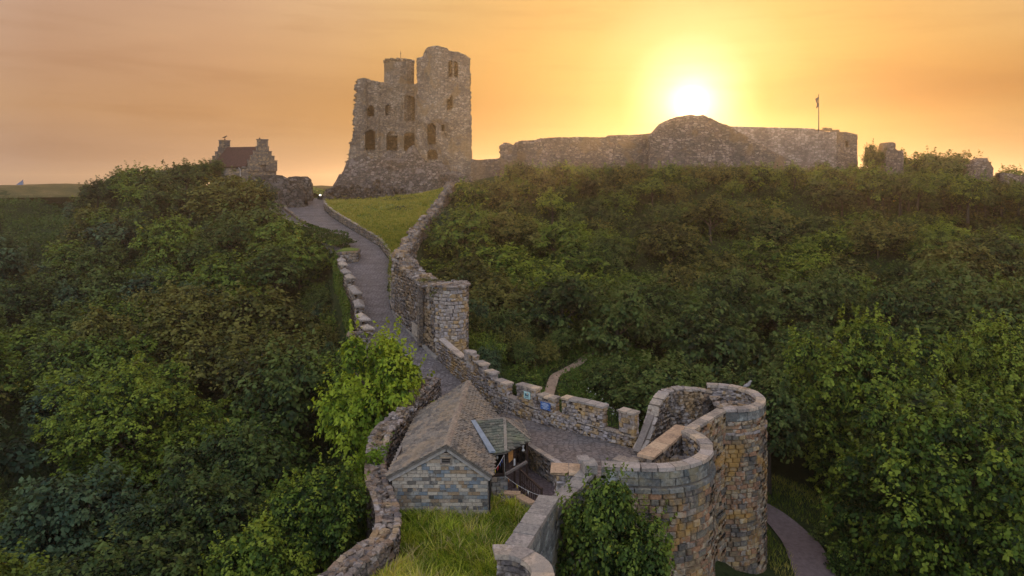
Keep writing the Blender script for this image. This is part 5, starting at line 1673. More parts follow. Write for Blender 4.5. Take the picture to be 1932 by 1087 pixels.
for base, nm in ((A0, 0), (B0, 1)):                  # crow steps
    ns = 4
    for k in range(ns):
        for sgn in (-1, 1):
            u0 = .5 + sgn * (.5 - k / ns * .40) ; u1 = .5 + sgn * (.5 - (k + 1) / ns * .40)
            c = base + dv * ((u0 + u1) / 2)
            zt = zeave + .35 + (zrid - zeave + .1) * (k + .4) / ns
            mb = MB(); mb.box(c + Vector((0, 0, (zt + zeave - 1) / 2)), (abs(u1 - u0) * dv.length + .02 + .013 * k, .55, zt - zeave + 1), math.atan2(dv.y, dv.x)); s_ = mb.build('gable_step', M['cottage'], ct)
            mb = MB(); mb.box(c + Vector((0, 0, zt + .06)), (abs(u1 - u0) * dv.length + .15, .66, .10), math.atan2(dv.y, dv.x)); q = mb.build('step_cap', M['rubble']); q.parent = s_
    c = base + mid
    w_ = qx(497) - qx(479)
    mb = MB(); mb.box(c + Vector((0, 0, (qz(264) + zeave) / 2)), (w_, .8, qz(264) - zeave), math.atan2(dv.y, dv.x)); ch = mb.build('chimney', M['cottage'], ct)
    mb = MB(); mb.box(c + Vector((0, 0, qz(264) + .06)), (w_ + .16, .96, .14), math.atan2(dv.y, dv.x)); q = mb.build('chimney_cap', M['rubble']); q.parent = ch
    mb = MB(); pc = c + Vector((0.05 - .5 * nm, 0, 0)); mb.tube([pc + Vector((0, 0, qz(264))), pc + Vector((0, 0, qz(259.5)))], [.14, .11], 8); q = mb.build('chimney_pot', M['pantile']); q.parent = ch
mb = MB(); mb.bar(ea + Vector((2.2, -.08, -.02)), eb + Vector((.1, -.08, -.05)), .1); mb.build('gutter', M['fascia'], ct)
mb = MB(); g0 = Vector((qx(455), QY - 1.0, 0)); mb.tube([g0 + Vector((0, -.15, zeave - .45)), g0 + Vector((.25, -.12, zeave - .8)), g0 + Vector((.28, -.1, zeave - 1.9))], .07, 6); mb.build('downpipe', M['fascia'], ct)
for (u, z) in ((.55, 1.7), (.68, 1.9)):
    c = B0 + dv * u; mb = MB(); mb.box(c + Vector((.03, -.03, qz(327) + z * .3)), (.16, .1, .16), math.atan2(dv.y, dv.x)); mb.build('vent_hole', M['shadow'], ct)
seg('boundary_wall', 'grey garden wall below the cottage gable', 468, 545, [(468, 331), (520, 330), (530, 331), (538, 336), (545, 342)], 362, 113, .9, 51, .06, .1, M['keep_ruin'], .25)
seg('wall_ruin', 'rounded ruined wall end right of the cottage by the road gap', 541, 587, [(541, 337), (548, 333), (575, 333), (582, 338), (586, 350), (587, 360)], 362, 114.5, 1.6, 53, .15, .2, M['keep_ruin'], .22)
t = seg('masonry_lump', 'pale lump of fallen masonry overgrown at the bend of the footpath', 531, 573, [(531, 388), (536, 372), (545, 352), (556, 346), (566, 352), (572, 366), (573, 385)], 388, 112, 2.2, 55, .3, .35, M['keep_ruin'], .22, cat='ruin')
t = thing('gate_pier', 'small pale stone pier at the far end of the footpath', 'pier', (-38, 112, -4))
mb = MB(); mb.box(((521 - 966) / F * 112, 112, -3.9), (1.4, .9, 2.0)); mb.build('pier_body', M['curtain'], t)
mb = MB(); mb.box(((521 - 966) / F * 112, 112, -2.85), (1.55, 1.05, .14)); mb.build('pier_cap', M['coping'], t)
t = thing('shed', 'low dark ridge roof just showing above the trees on the left crest', 'shed', (-62, 122, 0))
sx0, sx1 = (263 - 966) / F * 122, (312 - 966) / F * 122
mb = MB(); mb.add([(sx0, 122, .9), (sx1, 122, .9), (sx1, 123.2, 2.15), (sx0 + .4, 123.2, 2.15), (sx1, 126, .9), (sx0, 126, .9)], [(0, 1, 2, 3), (3, 2, 4, 5), (0, 3, 5), (1, 4, 2)]); mb.build('roof', M['dark_slate'], t)
mb = MB(); mb.box(((sx0 + sx1) / 2, 124, -.1), (sx1 - sx0 - .4, 3.6, 2.2)); mb.build('wall', M['cottage'], t)
# small pointed tent on the far turf
t = thing('pointed_tent', 'tiny blue-grey pointed sail tent far off on the left field', 'tent', (-117, 171, -.9))
bx = (37 - 966) / F * 171
M['tent'] = m_plain('tent_cloth', (.16, .19, .27), .7, .15)
mb = MB(); mb.add([(bx - .9, 171, -.5), (bx + .8, 171, -.5), (bx + .5, 172, -.5), (bx + .55, 171.4, .75)], [(0, 1, 3), (1, 2, 3), (2, 0, 3)]); mb.build('canopy', M['tent'], t)
mb = MB(); mb.bar((bx + .55, 171.4, -.9), (bx + .55, 171.4, .8), .06); mb.build('pole', M['iron'], t)

# ---- floodlights, bird
M['lit'] = bpy.data.materials.new('lit_lens'); M['lit'].use_nodes = True
tt_ = NT(M['lit'].node_tree); e = tt_.n('ShaderNodeEmission', {'Color': (1, .9, .7), 'Strength': 6.0}); tt_.n('ShaderNodeOutputMaterial', {'Surface': e.outputs[0]})
for (px, py, Y, s_, lb) in ((604, 372, 119.5, 1.0, 'larger black floodlight with a lit lens standing in the road gap'), (622, 368, 121, .45, 'small lit ground light at the foot of the keep wall stub')):
    c = D(px, py, Y); z0 = c.z - .35 * s_
    t = thing('floodlight', lb, 'floodlight', (c.x, c.y, z0))
    mb = MB(); mb.add([(c.x + s_ * a * .42, c.y + s_ * b * .3, z0) for a, b in ((-1, -1), (1, -1), (1, 1), (-1, 1))] + [(c.x + s_ * a * .2, c.y + s_ * b * .2, z0 + .6 * s_) for a, b in ((-1, -1), (1, -1), (1, 1), (-1, 1))], [(0, 1, 5, 4), (1, 2, 6, 5), (2, 3, 7, 6), (3, 0, 4, 7), (4, 5, 6, 7)]); mb.build('housing', M['iron'], t)
    mb = MB(); mb.tube([(c.x, c.y, z0 + .6 * s_), (c.x, c.y, z0 + .68 * s_), (c.x, c.y, z0 + .8 * s_)], [.16 * s_, .17 * s_, .05 * s_], 10); mb.build('lens', M['lit'], t)
for (px, py, lb) in ((590, 371.5, 'right one of two small white markers on the road by the far floodlight'), (586, 371.8, 'left one of two small white markers on the road by the far floodlight')):
    c = D(px, py, 118); t = thing('road_marker', lb, 'marker', tuple(c))
    mb = MB(); mb.tube([c + Vector((0, 0, -.12)), c, c + Vector((0, 0, .12))], [.14, .13, .06], 8); mb.build('marker_body', M['white'], t)


def bird(lb, c, s, rz, mat):
    t = thing('bird', lb, 'bird', tuple(c))
    d = Vector((math.cos(rz), math.sin(rz), 0)); u = Vector((0, 0, 1))
    P = [c + d * -.24 * s + u * .10 * s, c + d * -.12 * s + u * .13 * s, c + u * .16 * s, c + d * .10 * s + u * .20 * s, c + d * .15 * s + u * .28 * s, c + d * .20 * s + u * .30 * s, c + d * .28 * s + u * .285 * s]
    mb = MB(); mb.tube(P, [.015 * s, .05 * s, .085 * s, .07 * s, .045 * s, .04 * s, .006 * s], 8); mb.build('body', mat, t, True)
    sd = d.cross(u)
    for k in (-1, 1):
        mb = MB(); mb.tube([c + sd * .02 * k * s + u * .1 * s, c + sd * .03 * k * s], .007 * s, 4); mb.build('leg', M['iron'], t)
        mb = MB(); mb.tube([c + sd * .07 * k * s + d * .08 * s + u * .19 * s, c + sd * .08 * k * s - d * .05 * s + u * .16 * s, c + sd * .03 * k * s - d * .26 * s + u * .11 * s], [.02 * s, .035 * s, .008 * s], 6); mb.build('wing', mat, t, True)
M['feather'] = m_plain('grey_feather', (.22, .21, .21), .7, .3)
bird('grey pigeon perched on the rim of the farther drum tower', Vector((13.15, 39.95, ZT + .0)), 1.3, .5, M['feather'])
cc = ar + mid + Vector((.05, 0, qz(259.5))); bird('dark gull standing on the left chimney pot of the cottage', cc, 1.5, .4, M['iron'])
cc = D(423, 277, QY + 1.7); bird('dark bird on the cottage ridge nearer the left chimney', cc + Vector((0, 0, .0)), 1.0, .2, M['iron'])
cc = D(431, 277, QY + 1.6); bird('dark bird on the cottage ridge farther from the left chimney', cc + Vector((0, 0, .0)), 1.1, 2.8, M['iron'])
# ================================================================ FOLIAGE
ribbon('valley_lane', [(11.5, 47.5), (15.4, 44.3), (16.4, 41.3), (15.9, 38), (15.2, 34), (14.3, 29)], 2.1, M['asphalt'], .12)
ribbon('hill_trail', [(2.6, 50.5), (2.75, 52.3), (3.45, 55.5), (4.7, 58.2), (6.5, 61.0), (8.2, 62.6)], .75, M['earth'], .10)


def leaf_quads(C, Nn, size, jit=.7, r=rng, aspect=.62):
    """one kite-shaped leaf at every centre, roughly facing its normal"""
    n = len(C)
    Nn = Nn + r.normal(0, jit, (n, 3))
    Nn /= np.linalg.norm(Nn, axis=1, keepdims=True) + 1e-9
    a = r.normal(0, 1, (n, 3)); a -= (a * Nn).sum(1, keepdims=True) * Nn
    a /= np.linalg.norm(a, axis=1, keepdims=True) + 1e-9
    b = np.cross(Nn, a)
    s = (size * r.uniform(.6, 1.3, n))[:, None]
    fold = Nn * s * .15
    V = np.stack([C - a * s * .5, C + b * s * aspect * .5 - a * s * .05 + fold, C + a * s * .55, C - b * s * aspect * .5 - a * s * .05 + fold], 1).reshape(-1, 3)
    Fq = np.arange(n * 4).reshape(-1, 4)
    return V, Fq


def crown_mesh(name, mat, seed, nl, nsprig, lps, sprig, leaf, flat=.85, lobe=.34):
    """unit crown (radius about 1): lobes set round an uneven dome, sprigs over the lobes, leaves round every sprig"""
    r = np.random.default_rng(seed)
    C = []; Nn = []; TT = []
    lobes = []
    while len(lobes) < nl:
        d = r.normal(0, 1, 3); d /= np.linalg.norm(d)
        if d[2] < (-.85 if leaf < .05 else -.45 if leaf < .1 else -.75): continue
        rad = r.uniform(.42, .84) * (1 + .12 * math.sin(3 * math.atan2(d[1], d[0]) + seed))
        c = d * rad * np.array([1, 1, flat])
        lr = lobe * r.uniform(.65, 1.25)
        lobes.append((c, lr))
    per = nsprig // nl
    for c, lr in lobes:
        d = r.normal(0, 1, (per, 3)); d /= np.linalg.norm(d, axis=1, keepdims=True)
        d[:, 2] = np.abs(d[:, 2]) * r.choice([1, 1, 1, -1], per) * .9
        d /= np.linalg.norm(d, axis=1, keepdims=True)
        ctr = c + d * lr * np.array([1, 1, .8]) * r.uniform(.72, 1.18, (per, 1))
        up = d * .55 + np.array([0, 0, .8]) + r.normal(0, .15, (per, 3)); up /= np.linalg.norm(up, axis=1, keepdims=True)
        e1 = np.cross(up, r.normal(0, 1, (per, 3))); e1 /= np.linalg.norm(e1, axis=1, keepdims=True); e2 = np.cross(up, e1)
        tn = np.clip(r.normal(0, .45, per) + .45 * (up[:, 2] - .5) + .5 * ((ctr * d).sum(1) - .55), -1, 1.4)  # random tone, lightened on upward and outer sprigs to paint in top light
        sz = sprig * r.uniform(.6, 1.35, (per, 1))
        for j in range(lps):
            th = 2 * math.pi * j / (lps - 1) + r.uniform(-.4, .4, (per, 1))
            rho = (0 if j == lps - 1 else r.uniform(.65, 1.05, (per, 1)))
            rad = e1 * np.cos(th) + e2 * np.sin(th)
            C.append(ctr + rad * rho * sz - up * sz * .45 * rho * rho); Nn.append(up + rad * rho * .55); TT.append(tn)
        # inner leaves, toned dark to paint shade into the crown's gaps
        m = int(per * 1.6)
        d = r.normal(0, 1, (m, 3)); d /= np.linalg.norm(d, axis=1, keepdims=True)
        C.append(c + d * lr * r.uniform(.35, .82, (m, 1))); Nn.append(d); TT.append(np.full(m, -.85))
    # leading shoots standing out of the crown
    m = nsprig // 14
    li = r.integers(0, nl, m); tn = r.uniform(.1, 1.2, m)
    d = r.normal(0, .5, (m, 3)) + np.array([lobes[i][0] / np.linalg.norm(lobes[i][0]) for i in li]) * .8 + np.array([0, 0, .7]); d /= np.linalg.norm(d, axis=1, keepdims=True)
    base = np.array([lobes[i][0] + d[q] * lobes[i][1] * 1.05 for q, i in enumerate(li)])
    for j in range(lps + 2):
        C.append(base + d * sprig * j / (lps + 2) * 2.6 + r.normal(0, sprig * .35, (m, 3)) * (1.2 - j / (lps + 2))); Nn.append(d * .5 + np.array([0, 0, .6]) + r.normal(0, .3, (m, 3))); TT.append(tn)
    C = np.concatenate(C); Nn = np.concatenate(Nn)
    V, Fq = leaf_quads(C, Nn, leaf, .22, r, .75)
    me = mkmesh(name, V, Fq, mat)
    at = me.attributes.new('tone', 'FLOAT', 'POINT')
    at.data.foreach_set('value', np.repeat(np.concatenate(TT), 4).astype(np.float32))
    return me


def trunk_mesh(seed):
    """unit-high trunk with limbs, top at z=1"""
    r = np.random.default_rng(seed)
    mb = MB(); lean = r.normal(0, .03, 2)
    mb.tube([(0, 0, -.15), (lean[0] * .5, lean[1] * .5, .25), (lean[0], lean[1], .55), (lean[0] * 1.6, lean[1] * 1.8, .95)], [.06, .042, .032, .008], 7)
    for k in range(7):
        a = k * 2.4 + r.uniform(0, 1); z = r.uniform(.28, .7); L = r.uniform(.25, .42)
        mb.tube([(lean[0], lean[1], z), (lean[0] + math.cos(a) * L * .5, lean[1] + math.sin(a) * L * .5, z + L * .35), (lean[0] + math.cos(a) * L, lean[1] + math.sin(a) * L, z + L * .75)], [.022, .014, .004], 5)
    return mkmesh('trunk', mb.v, mb.f, M['bark'], True)


LM = {
    'bright': m_leaf('bright_leaf', [(.035, .07, .008), (.125, .205, .014), (.31, .39, .03)], .3, (.5, .38, .02), -.05),
    'fresh': m_leaf('fresh_leaf', [(.014, .032, .008), (.066, .120, .016), (.23, .29, .034)], .28, (.42, .34, .03), -.06),
    'mid': m_leaf('green_leaf', [(.016, .034, .009), (.062, .11, .018), (.17, .23, .032)], .25, (.42, .30, .03), -.04),
    'dark': m_leaf('dark_leaf', [(.011, .022, .008), (.040, .070, .018), (.11, .15, .034)], .2),
    'olive': m_leaf('olive_leaf', [(.018, .023, .007), (.068, .080, .018), (.18, .175, .040)], .25, (.40, .25, .04), -.05),
    'blue': m_leaf('blue_green_leaf', [(.010, .024, .014), (.036, .072, .040), (.09, .14, .062)], .2),
}
LM['ivy'] = m_leaf('ivy_leaf', [(.09, .17, .012), (.16, .27, .018), (.26, .36, .03)], .3)
CROWNS = {}
def crowns(tone, near):
    key = (tone, near)
    if key not in CROWNS:
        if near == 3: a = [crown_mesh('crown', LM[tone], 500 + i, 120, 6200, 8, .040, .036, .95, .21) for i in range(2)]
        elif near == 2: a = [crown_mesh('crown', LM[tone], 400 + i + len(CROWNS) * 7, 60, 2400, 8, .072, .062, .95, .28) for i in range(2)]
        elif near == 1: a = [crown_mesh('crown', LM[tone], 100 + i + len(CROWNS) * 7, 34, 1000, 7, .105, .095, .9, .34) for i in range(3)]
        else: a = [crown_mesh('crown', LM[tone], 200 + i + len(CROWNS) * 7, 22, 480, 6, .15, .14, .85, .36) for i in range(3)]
        CROWNS[key] = a
    return CROWNS[key]
TRUNKS = [trunk_mesh(i) for i in range(4)]


def tree(name, label, cat, group, x, y, z, r, hh, tone, near, top=None, low=.35):
    """r crown radius, hh crown half height; z ground"""
    o = thing(name, label, cat, (x, y, z), group)
    cz = (top - hh * .95) if top is not None else z + hh * (1 + low * .4)
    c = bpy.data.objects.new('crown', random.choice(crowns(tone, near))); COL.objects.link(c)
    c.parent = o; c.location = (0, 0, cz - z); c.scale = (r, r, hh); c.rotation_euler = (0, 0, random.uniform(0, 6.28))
    t = bpy.data.objects.new('trunk', random.choice(TRUNKS)); COL.objects.link(t)
    ht_ = cz - z + hh * .7
    k_ = min(ht_ * .8 + .2, r * 1.7)
    t.parent = o; t.scale = (k_, k_, ht_); t.rotation_euler = (0, 0, random.uniform(0, 6.28))
    return o


HERO = [  # px, top py, depth, radius, half height, tone, detail, name, label
    (712, 634, 43.3, 3.5, 5.4, 'bright', 2, 'sycamore_tree', 'brightest yellow-green sycamore, beside the rubble wall left of the small house'),
    (598, 872, 30.5, 2.3, 2.9, 'fresh', 2, 'sycamore_tree', 'green sycamore with an upright leader left of the winding rubble wall'),
    (470, 985, 27.5, 2.2, 2.8, 'fresh', 2, 'sycamore_tree', 'light green young sycamore at the bottom edge left of the rubble wall'),
    (1158, 905, 25.6, 2.0, 3.3, 'mid', 2, 'bush', 'dense bush growing against the nearer drum tower'),
    (1638, 566, 49.5, 5.9, 7.9, 'fresh', 3, 'sycamore_tree', 'very large sycamore with a domed crown right of the farther drum tower'),
    (1800, 712, 36.5, 5.9, 7.4, 'fresh', 3, 'sycamore_tree', 'nearest huge sycamore filling the lower right corner'),
    (1905, 575, 53, 5.2, 7.0, 'fresh', 3, 'sycamore_tree', 'sycamore rising at the right edge behind the nearest huge one'),
    (255, 665, 47, 5.6, 5.5, 'fresh', 3, 'broad_tree', 'broad green tree with a wide dome on the left valley slope'),
    (560, 655, 50, 3.6, 4.2, 'dark', 1, 'broad_tree', 'dark tree with a few yellow sprigs left of the brightest sycamore'),
    (430, 790, 40, 3.8, 4.6, 'dark', 2, 'broad_tree', 'dark green tree with yellow tips below the one left of the brightest sycamore'),
    (380, 905, 33, 3.1, 3.6, 'dark', 2, 'broad_tree', 'dark low crown behind the light green young sycamore'),
    (90, 620, 66, 4.6, 4.0, 'mid', 1, 'broad_tree', 'yellow-tipped green tree by the left edge at mid height'),
    (300, 536, 71, 2.9, 2.6, 'olive', 1, 'broad_tree', 'pale olive rounded bush-like tree in the middle of the left slope'),
    (432, 330, 99, 4.6, 4.0, 'olive', 1, 'broad_tree', 'tree with orange-tinted top below the cottage'),
    (500, 545, 66, 4.6, 4.2, 'olive', 1, 'broad_tree', 'brownish spreading tree left of the ivy-hung causeway wall'),
    (1165, 545, 62, 3.0, 3.8, 'dark', 1, 'broad_tree', 'dark reddish-green round tree above the end of the dirt trail'),
    (1045, 528, 66, 2.1, 2.9, 'bright', 1, 'broad_tree', 'slender yellow-green tree standing above the dirt trail'),
    (1290, 495, 72, 3.2, 3.4, 'olive', 1, 'broad_tree', 'olive tree in the middle of the right slope'),
    (1340, 370, 84, 2.6, 2.0, 'olive', 1, 'broad_tree', 'rounded warm-lit tree under the ruined tower stump'),
    (1230, 335, 95, 2.2, 1.6, 'mid', 1, 'broad_tree', 'light green bush touching the foot of the long curtain wall'),
    (1648, 272, 100, 1.5, 2.6, 'olive', 1, 'broad_tree', 'slender tree between the corner tower and the tall narrow ruin'),
    (1770, 290, 102, 3.8, 3.8, 'dark', 1, 'broad_tree', 'wide dark clump on the skyline between the two stepped ruins'),
    (1450, 700, 47, 2.4, 3.4, 'dark', 1, 'broad_tree', 'dark tree in the shade behind the farther drum tower'),
    (1330, 560, 60, 4.0, 4.5, 'dark', 1, 'broad_tree', 'dark heavy crown above the farther drum tower'),
    (185, 335, 126, 3.6, 3.0, 'dark', 1, 'broad_tree', 'low dark tree at the left end of the skyline tree row'),
    (238, 322, 124, 3.4, 3.2, 'dark', 1, 'broad_tree', 'pointed dark tree on the left skyline before the low shed roof'),
    (308, 322, 117, 3.0, 2.8, 'dark', 1, 'broad_tree', 'dark tree below the low shed roof on the left skyline'),
    (395, 302, 107, 2.6, 2.4, 'dark', 1, 'broad_tree', 'dark tree hiding the lower left corner of the cottage'),
    (352, 306, 110, 2.8, 2.4, 'dark', 1, 'broad_tree', 'rounded dark tree on the skyline just left of the cottage'),
    (492, 350, 103, 2.6, 2.4, 'blue', 1, 'broad_tree', 'dark green bushy tree at the start of the footpath'),
    (455, 345, 104, 2.4, 2.4, 'dark', 1, 'broad_tree', 'dark tree under the cottage gutter'),
    (1592, 985, 40.5, 1.5, 1.6, 'dark', 1, 'broad_tree', 'dark bush overhanging the far side of the lane'),
    (1612, 1020, 37.5, 1.3, 1.5, 'mid', 1, 'broad_tree', 'small bush at the bend of the lane below the nearest huge sycamore'),
    (160, 900, 36, 4.0, 4.4, 'blue', 2, 'broad_tree', 'shadowy blue-green crown in the lower left corner'),
]
random.seed(5)
herod = []
for (px, py, Y, r, hh, tone, near, nm, lb) in HERO:
    p = D(px, py, Y); g = h1(p.x, p.y)
    g = min(g, p.z - hh * 1.3)
    tree(nm, lb, 'bush' if nm == 'bush' else 'tree', 'sycamores near the gatehouse' if nm == 'sycamore_tree' else None, p.x, p.y, g, r, hh, tone, near, top=p.z)
    herod.append((p.x, p.y, r))

# positions of the rest
def blocked(x, y, r):
    if 44 < y < 121:
        l, rr = float(road_l(y)), float(road_r(y))
        if y > 61: rr = max(rr, float(ruin_x(y))) + .5
        else: rr += 1.2
        if 55.5 < y < 82: l -= 1.0
        if y > 88: l -= .8 + r * .3
        if l - r * .75 - .5 < x < rr + r * .6 + .2: return True
    if y < 47 and -7.6 - r * .6 < x < 14.2 + r * .3 and y > 22:
        if not (x > 0 and y > 42.5 + x * -.2 and x > 9.3): return True
    if y > 113 and x > -52 - r: return True
    if x > -34 and y > 108 and x < 0: return True
    if -52 - r * .5 < x < -32 and y > 109.5 - r * .3: return True
    if x > -4 and y > 102.0 - r * .5: return True
    if 0 < x < 9.2 and 49.0 < y < 62.5 and abs(x - np.interp(y, [50.5, 52.3, 55.5, 58.2, 61], [2.6, 2.75, 3.45, 4.7, 6.5])) < r * .9 + .4: return True
    if 4.5 < x < 9.5 and 47.5 < y < 54: return True
    if 11 < x < 21 and 25 < y < 48.5 and abs(x - np.interp(y, [29, 35, 39.5, 43.5, 47.5], [14.5, 16.3, 17.2, 16.5, 12.5])) < 2.2 + r * .5: return True
    return False


def inframe(x, y, zt, r):
    px, py = topx(x, y, zt)
    m = r * F / y
    m += 130
    return -m < px < 1932 + m and py - m * .3 < 1087 + 30


cand = []
rr_ = np.random.default_rng(77)
for (kind, X0, X1, Y0, Y1, sp) in (('left', -95, -6, 22, 128, 4.3), ('left', -110, -60, 95, 140, 4.5), ('rlow', 5, 66, 42, 74, 4.4), ('rup', -8, 92, 60, 106, 3.2), ('rmid', -5, 10, 46, 66, 2.3)):
    y = Y0
    while y < Y1:
        x = X0 + rr_.uniform(0, sp)
        while x < X1:
            xx, yy = x + rr_.uniform(-.35, .35) * sp, y + rr_.uniform(-.35, .35) * sp
            x += sp
            if kind == 'left': r = rr_.uniform(2.5, 3.9); hh = r * rr_.uniform(.85, 1.05)
            elif kind == 'rlow':
                if yy > 70 - (xx - 20) * .0: continue
                r = rr_.uniform(2.6, 3.9); hh = r * rr_.uniform(.9, 1.15)
                if xx < 16: r *= .8; hh *= .75
            elif kind == 'rmid':
                r = rr_.uniform(.8, 1.5); hh = r * rr_.uniform(.9, 1.3)
                if xx > 3.2 + (yy - 52) * .35 and yy < 58: continue
            else:
                if yy < 69 and xx > 3 + 0: continue
                r = rr_.uniform(1.3, 2.4); hh = r * rr_.uniform(.75, 1.0)
                if xx > 40 and yy >= 90: r *= 1.3; hh *= 1.3
                if yy < 90: r *= 1.55; hh *= 1.5
            if yy > 100 and kind == 'left': r *= .8; hh *= .75
            if kind == 'left' and yy > 86 and xx < -.62 * yy and rr_.uniform() < .93: continue
            if blocked(xx, yy, r): continue
            if any((xx - a) ** 2 + (yy - b) ** 2 < (.75 * c + .55 * r) ** 2 for a, b, c in herod): continue
            g = h1(xx, yy) - (hh * .45 if kind == 'rup' and yy < 90 else 0)
            if not inframe(xx, yy, g + hh * 1.9, r): continue
            if kind == 'rup':
                px_, py_ = topx(xx, yy, g + hh * 1.9)
                if py_ < float(np.interp(px_, [880, 950, 1000, 1630, 1660, 1700, 1730, 1820, 1850, 1932], [345, 325, 318, 316, 318, 342, 318, 322, 352, 356])): continue
            if kind == 'rup' and yy < 90 and any(k_ == 'rup' and (xx - a) ** 2 + (yy - b) ** 2 < (.52 * (c + r)) ** 2 for k_, a, b, c, *_ in cand[-90:]): continue
            if kind == 'left' and any((xx - a) ** 2 + (yy - b) ** 2 < (.5 * (c + r)) ** 2 for _, a, b, c, *_ in cand[-60:]): continue
            cand.append((kind, xx, yy, r, hh, g))
        y += sp * .92
for px_ in range(955, 1650, 17):           # the shrubs growing against the curtain wall
    Y_ = rr_.uniform(97.5, 101); p_ = D(px_, rr_.uniform(310, 326), Y_); r = rr_.uniform(1.3, 2.1)
    if any((p_.x - a) ** 2 + (p_.y - b) ** 2 < (.5 * c) ** 2 for a, b, c in herod): continue
    hh = r * rr_.uniform(.9, 1.2); cand.append(('rup', p_.x, p_.y, r, hh, p_.z - hh * 1.9))
for px_ in range(1650, 1940, 16):          # shrubs in front of the ruins on the right skyline
    Y_ = rr_.uniform(88, 94); p_ = D(px_, float(np.interp(px_, [1650, 1700, 1760, 1840, 1932], [318, 332, 330, 344, 350])) + rr_.uniform(-4, 8), Y_); r = rr_.uniform(1.6, 2.4)
    hh = r * rr_.uniform(.9, 1.2); cand.append(('rup', p_.x, p_.y, r, hh, p_.z - hh * 1.9))
for px_ in list(range(1712, 1836, 13)) + list(range(1880, 1960, 14)):      # crowns behind and between the ruins
    Y_ = rr_.uniform(102.5, 106); p_ = D(px_, (rr_.uniform(296, 308) if px_ < 1850 else rr_.uniform(322, 332)), Y_); r = rr_.uniform(1.8, 2.6)
    hh = r * rr_.uniform(1.0, 1.3); cand.append(('rup', p_.x, p_.y, r, hh, p_.z - hh * 1.9))
for Y_ in np.arange(53, 80, 1.9):          # shrubs against the outer face of the causeway
    r = rr_.uniform(1.3, 1.9); hh = r * 1.35
    cand.append(('left', float(road_l(Y_)) - 1.2 - r * .9, Y_, r, hh, float(road_z(Y_)) - rr_.uniform(2.2, 3.6) - hh * 1.9))
print('trees', len(cand))
ANCH = {'left': [('by the far left edge of the valley', lambda x, y: x < -.62 * y), ('on the slope below the cottage', lambda x, y: y > 88), ('beside the ivy-hung side of the causeway', lambda x, y: x > -.36 * y and y > 52),
                 ('in the deep lower left of the valley', lambda x, y: y < 48), ('in the middle of the left slope', lambda x, y: True)],
        'rmid': [('left of the dirt trail under the wall turret', lambda x, y: x < np.interp(y, [50, 58, 62], [2.5, 4.7, 7])), ('right of the dirt trail in the hollow', lambda x, y: True)],
        'rlow': [('behind the very large sycamore', lambda x, y: x > 24), ('in the hollow above the farther drum tower', lambda x, y: x > 12), ('close to the dirt trail', lambda x, y: True)],
        'rup': [('right along the foot of the curtain wall', lambda x, y: y > 93), ('among the ruins on the right skyline side', lambda x, y: x > 44), ('on the right slope below the sun', lambda x, y: x > 14), ('next to the ridge ruin wall', lambda x, y: x < 0), ('on the right slope above the dirt trail', lambda x, y: True)]}
TN = {'bright': 'bright green', 'fresh': 'fresh green', 'mid': 'mid green', 'dark': 'dark green', 'olive': 'olive brown-green', 'blue': 'bluish green'}
PLAN = []
for (kind, x, y, r, hh, g) in cand:
    q = rr_.uniform()
    sel = float(bumps(np.array([x * 1.7]), np.array([y * 1.7]))[0])
    if kind == 'left': tone = 'dark' if sel < -.2 else ('mid' if sel < .85 else 'olive')
    else: tone = 'olive' if q > .62 else ('mid' if q > .34 else ('dark' if q > .16 else 'fresh'))
    if q < .10 and kind != 'rup': tone = 'blue'
    elif q < .16 and kind == 'left': tone = 'mid'
    if kind == 'rlow' and (q > .4 or q < .34): tone = 'dark'
    if kind == 'rup' and y < 72 and tone in ('fresh', 'mid'): tone = 'dark'
    where = next(a for a, f_ in ANCH[kind] if f_(x, y))
    sh = 'shrub' if kind in ('rup', 'rmid') else 'tree'
    szw = 'small' if r < (1.9 if kind == 'rup' else 1.15 if kind == 'rmid' else 3.0) else 'large'
    near = 2 if y < 38 else (1 if y < 90 else 0)
    PLAN.append((szw, TN[tone], sh, where, x, y, g, r, hh, tone, near))
ORD = ['', 'second', 'third', 'fourth', 'fifth', 'sixth', 'seventh', 'eighth', 'ninth', 'tenth', 'eleventh', 'twelfth', 'thirteenth', 'fourteenth', 'fifteenth', 'sixteenth', 'seventeenth', 'eighteenth', 'nineteenth', 'twentieth']
from collections import defaultdict
cls = defaultdict(list)
for q in PLAN: cls[q[:4]].append(q)
for key, L in cls.items():
    L.sort(key=lambda q: q[4] / q[5])
    szw, tn_, sh, where = key
    n = len(L)
    for i, (_, _, _, _, x, y, g, r, hh, tone, near) in enumerate(L):
        if n == 1: lb = f'{szw} {tn_} {sh} {where}'
        elif i == 0: lb = f'leftmost {szw} {tn_} {sh} {where}'
        elif i == n - 1: lb = f'rightmost {szw} {tn_} {sh} {where}'
        elif i < n / 2: lb = f'{szw} {tn_} {sh} {where}, {ORD[i]} from left'
        else: lb = f'{szw} {tn_} {sh} {where}, {ORD[n - 1 - i]} from right'
        tree('hillside_' + sh, lb, sh, f'{szw} {tn_} {sh}s {where}', x, y, g, r, hh, tone, near)


# ---- undergrowth: leaf sprays over the open ground of the slopes
def scatter_leaves(name, pts, nrm, n_each, spread, size, mat, r=rng, jit=.8, up=.4):
    n = len(pts)
    C = np.repeat(pts, n_each, 0) + r.normal(0, spread, (n * n_each, 3))
    Nn = np.repeat(nrm, n_each, 0)
    V, Fq = leaf_quads(C, Nn + np.array([0, 0, up]), size, jit, r)
    return ob(name, mkmesh(name, V, Fq, mat))


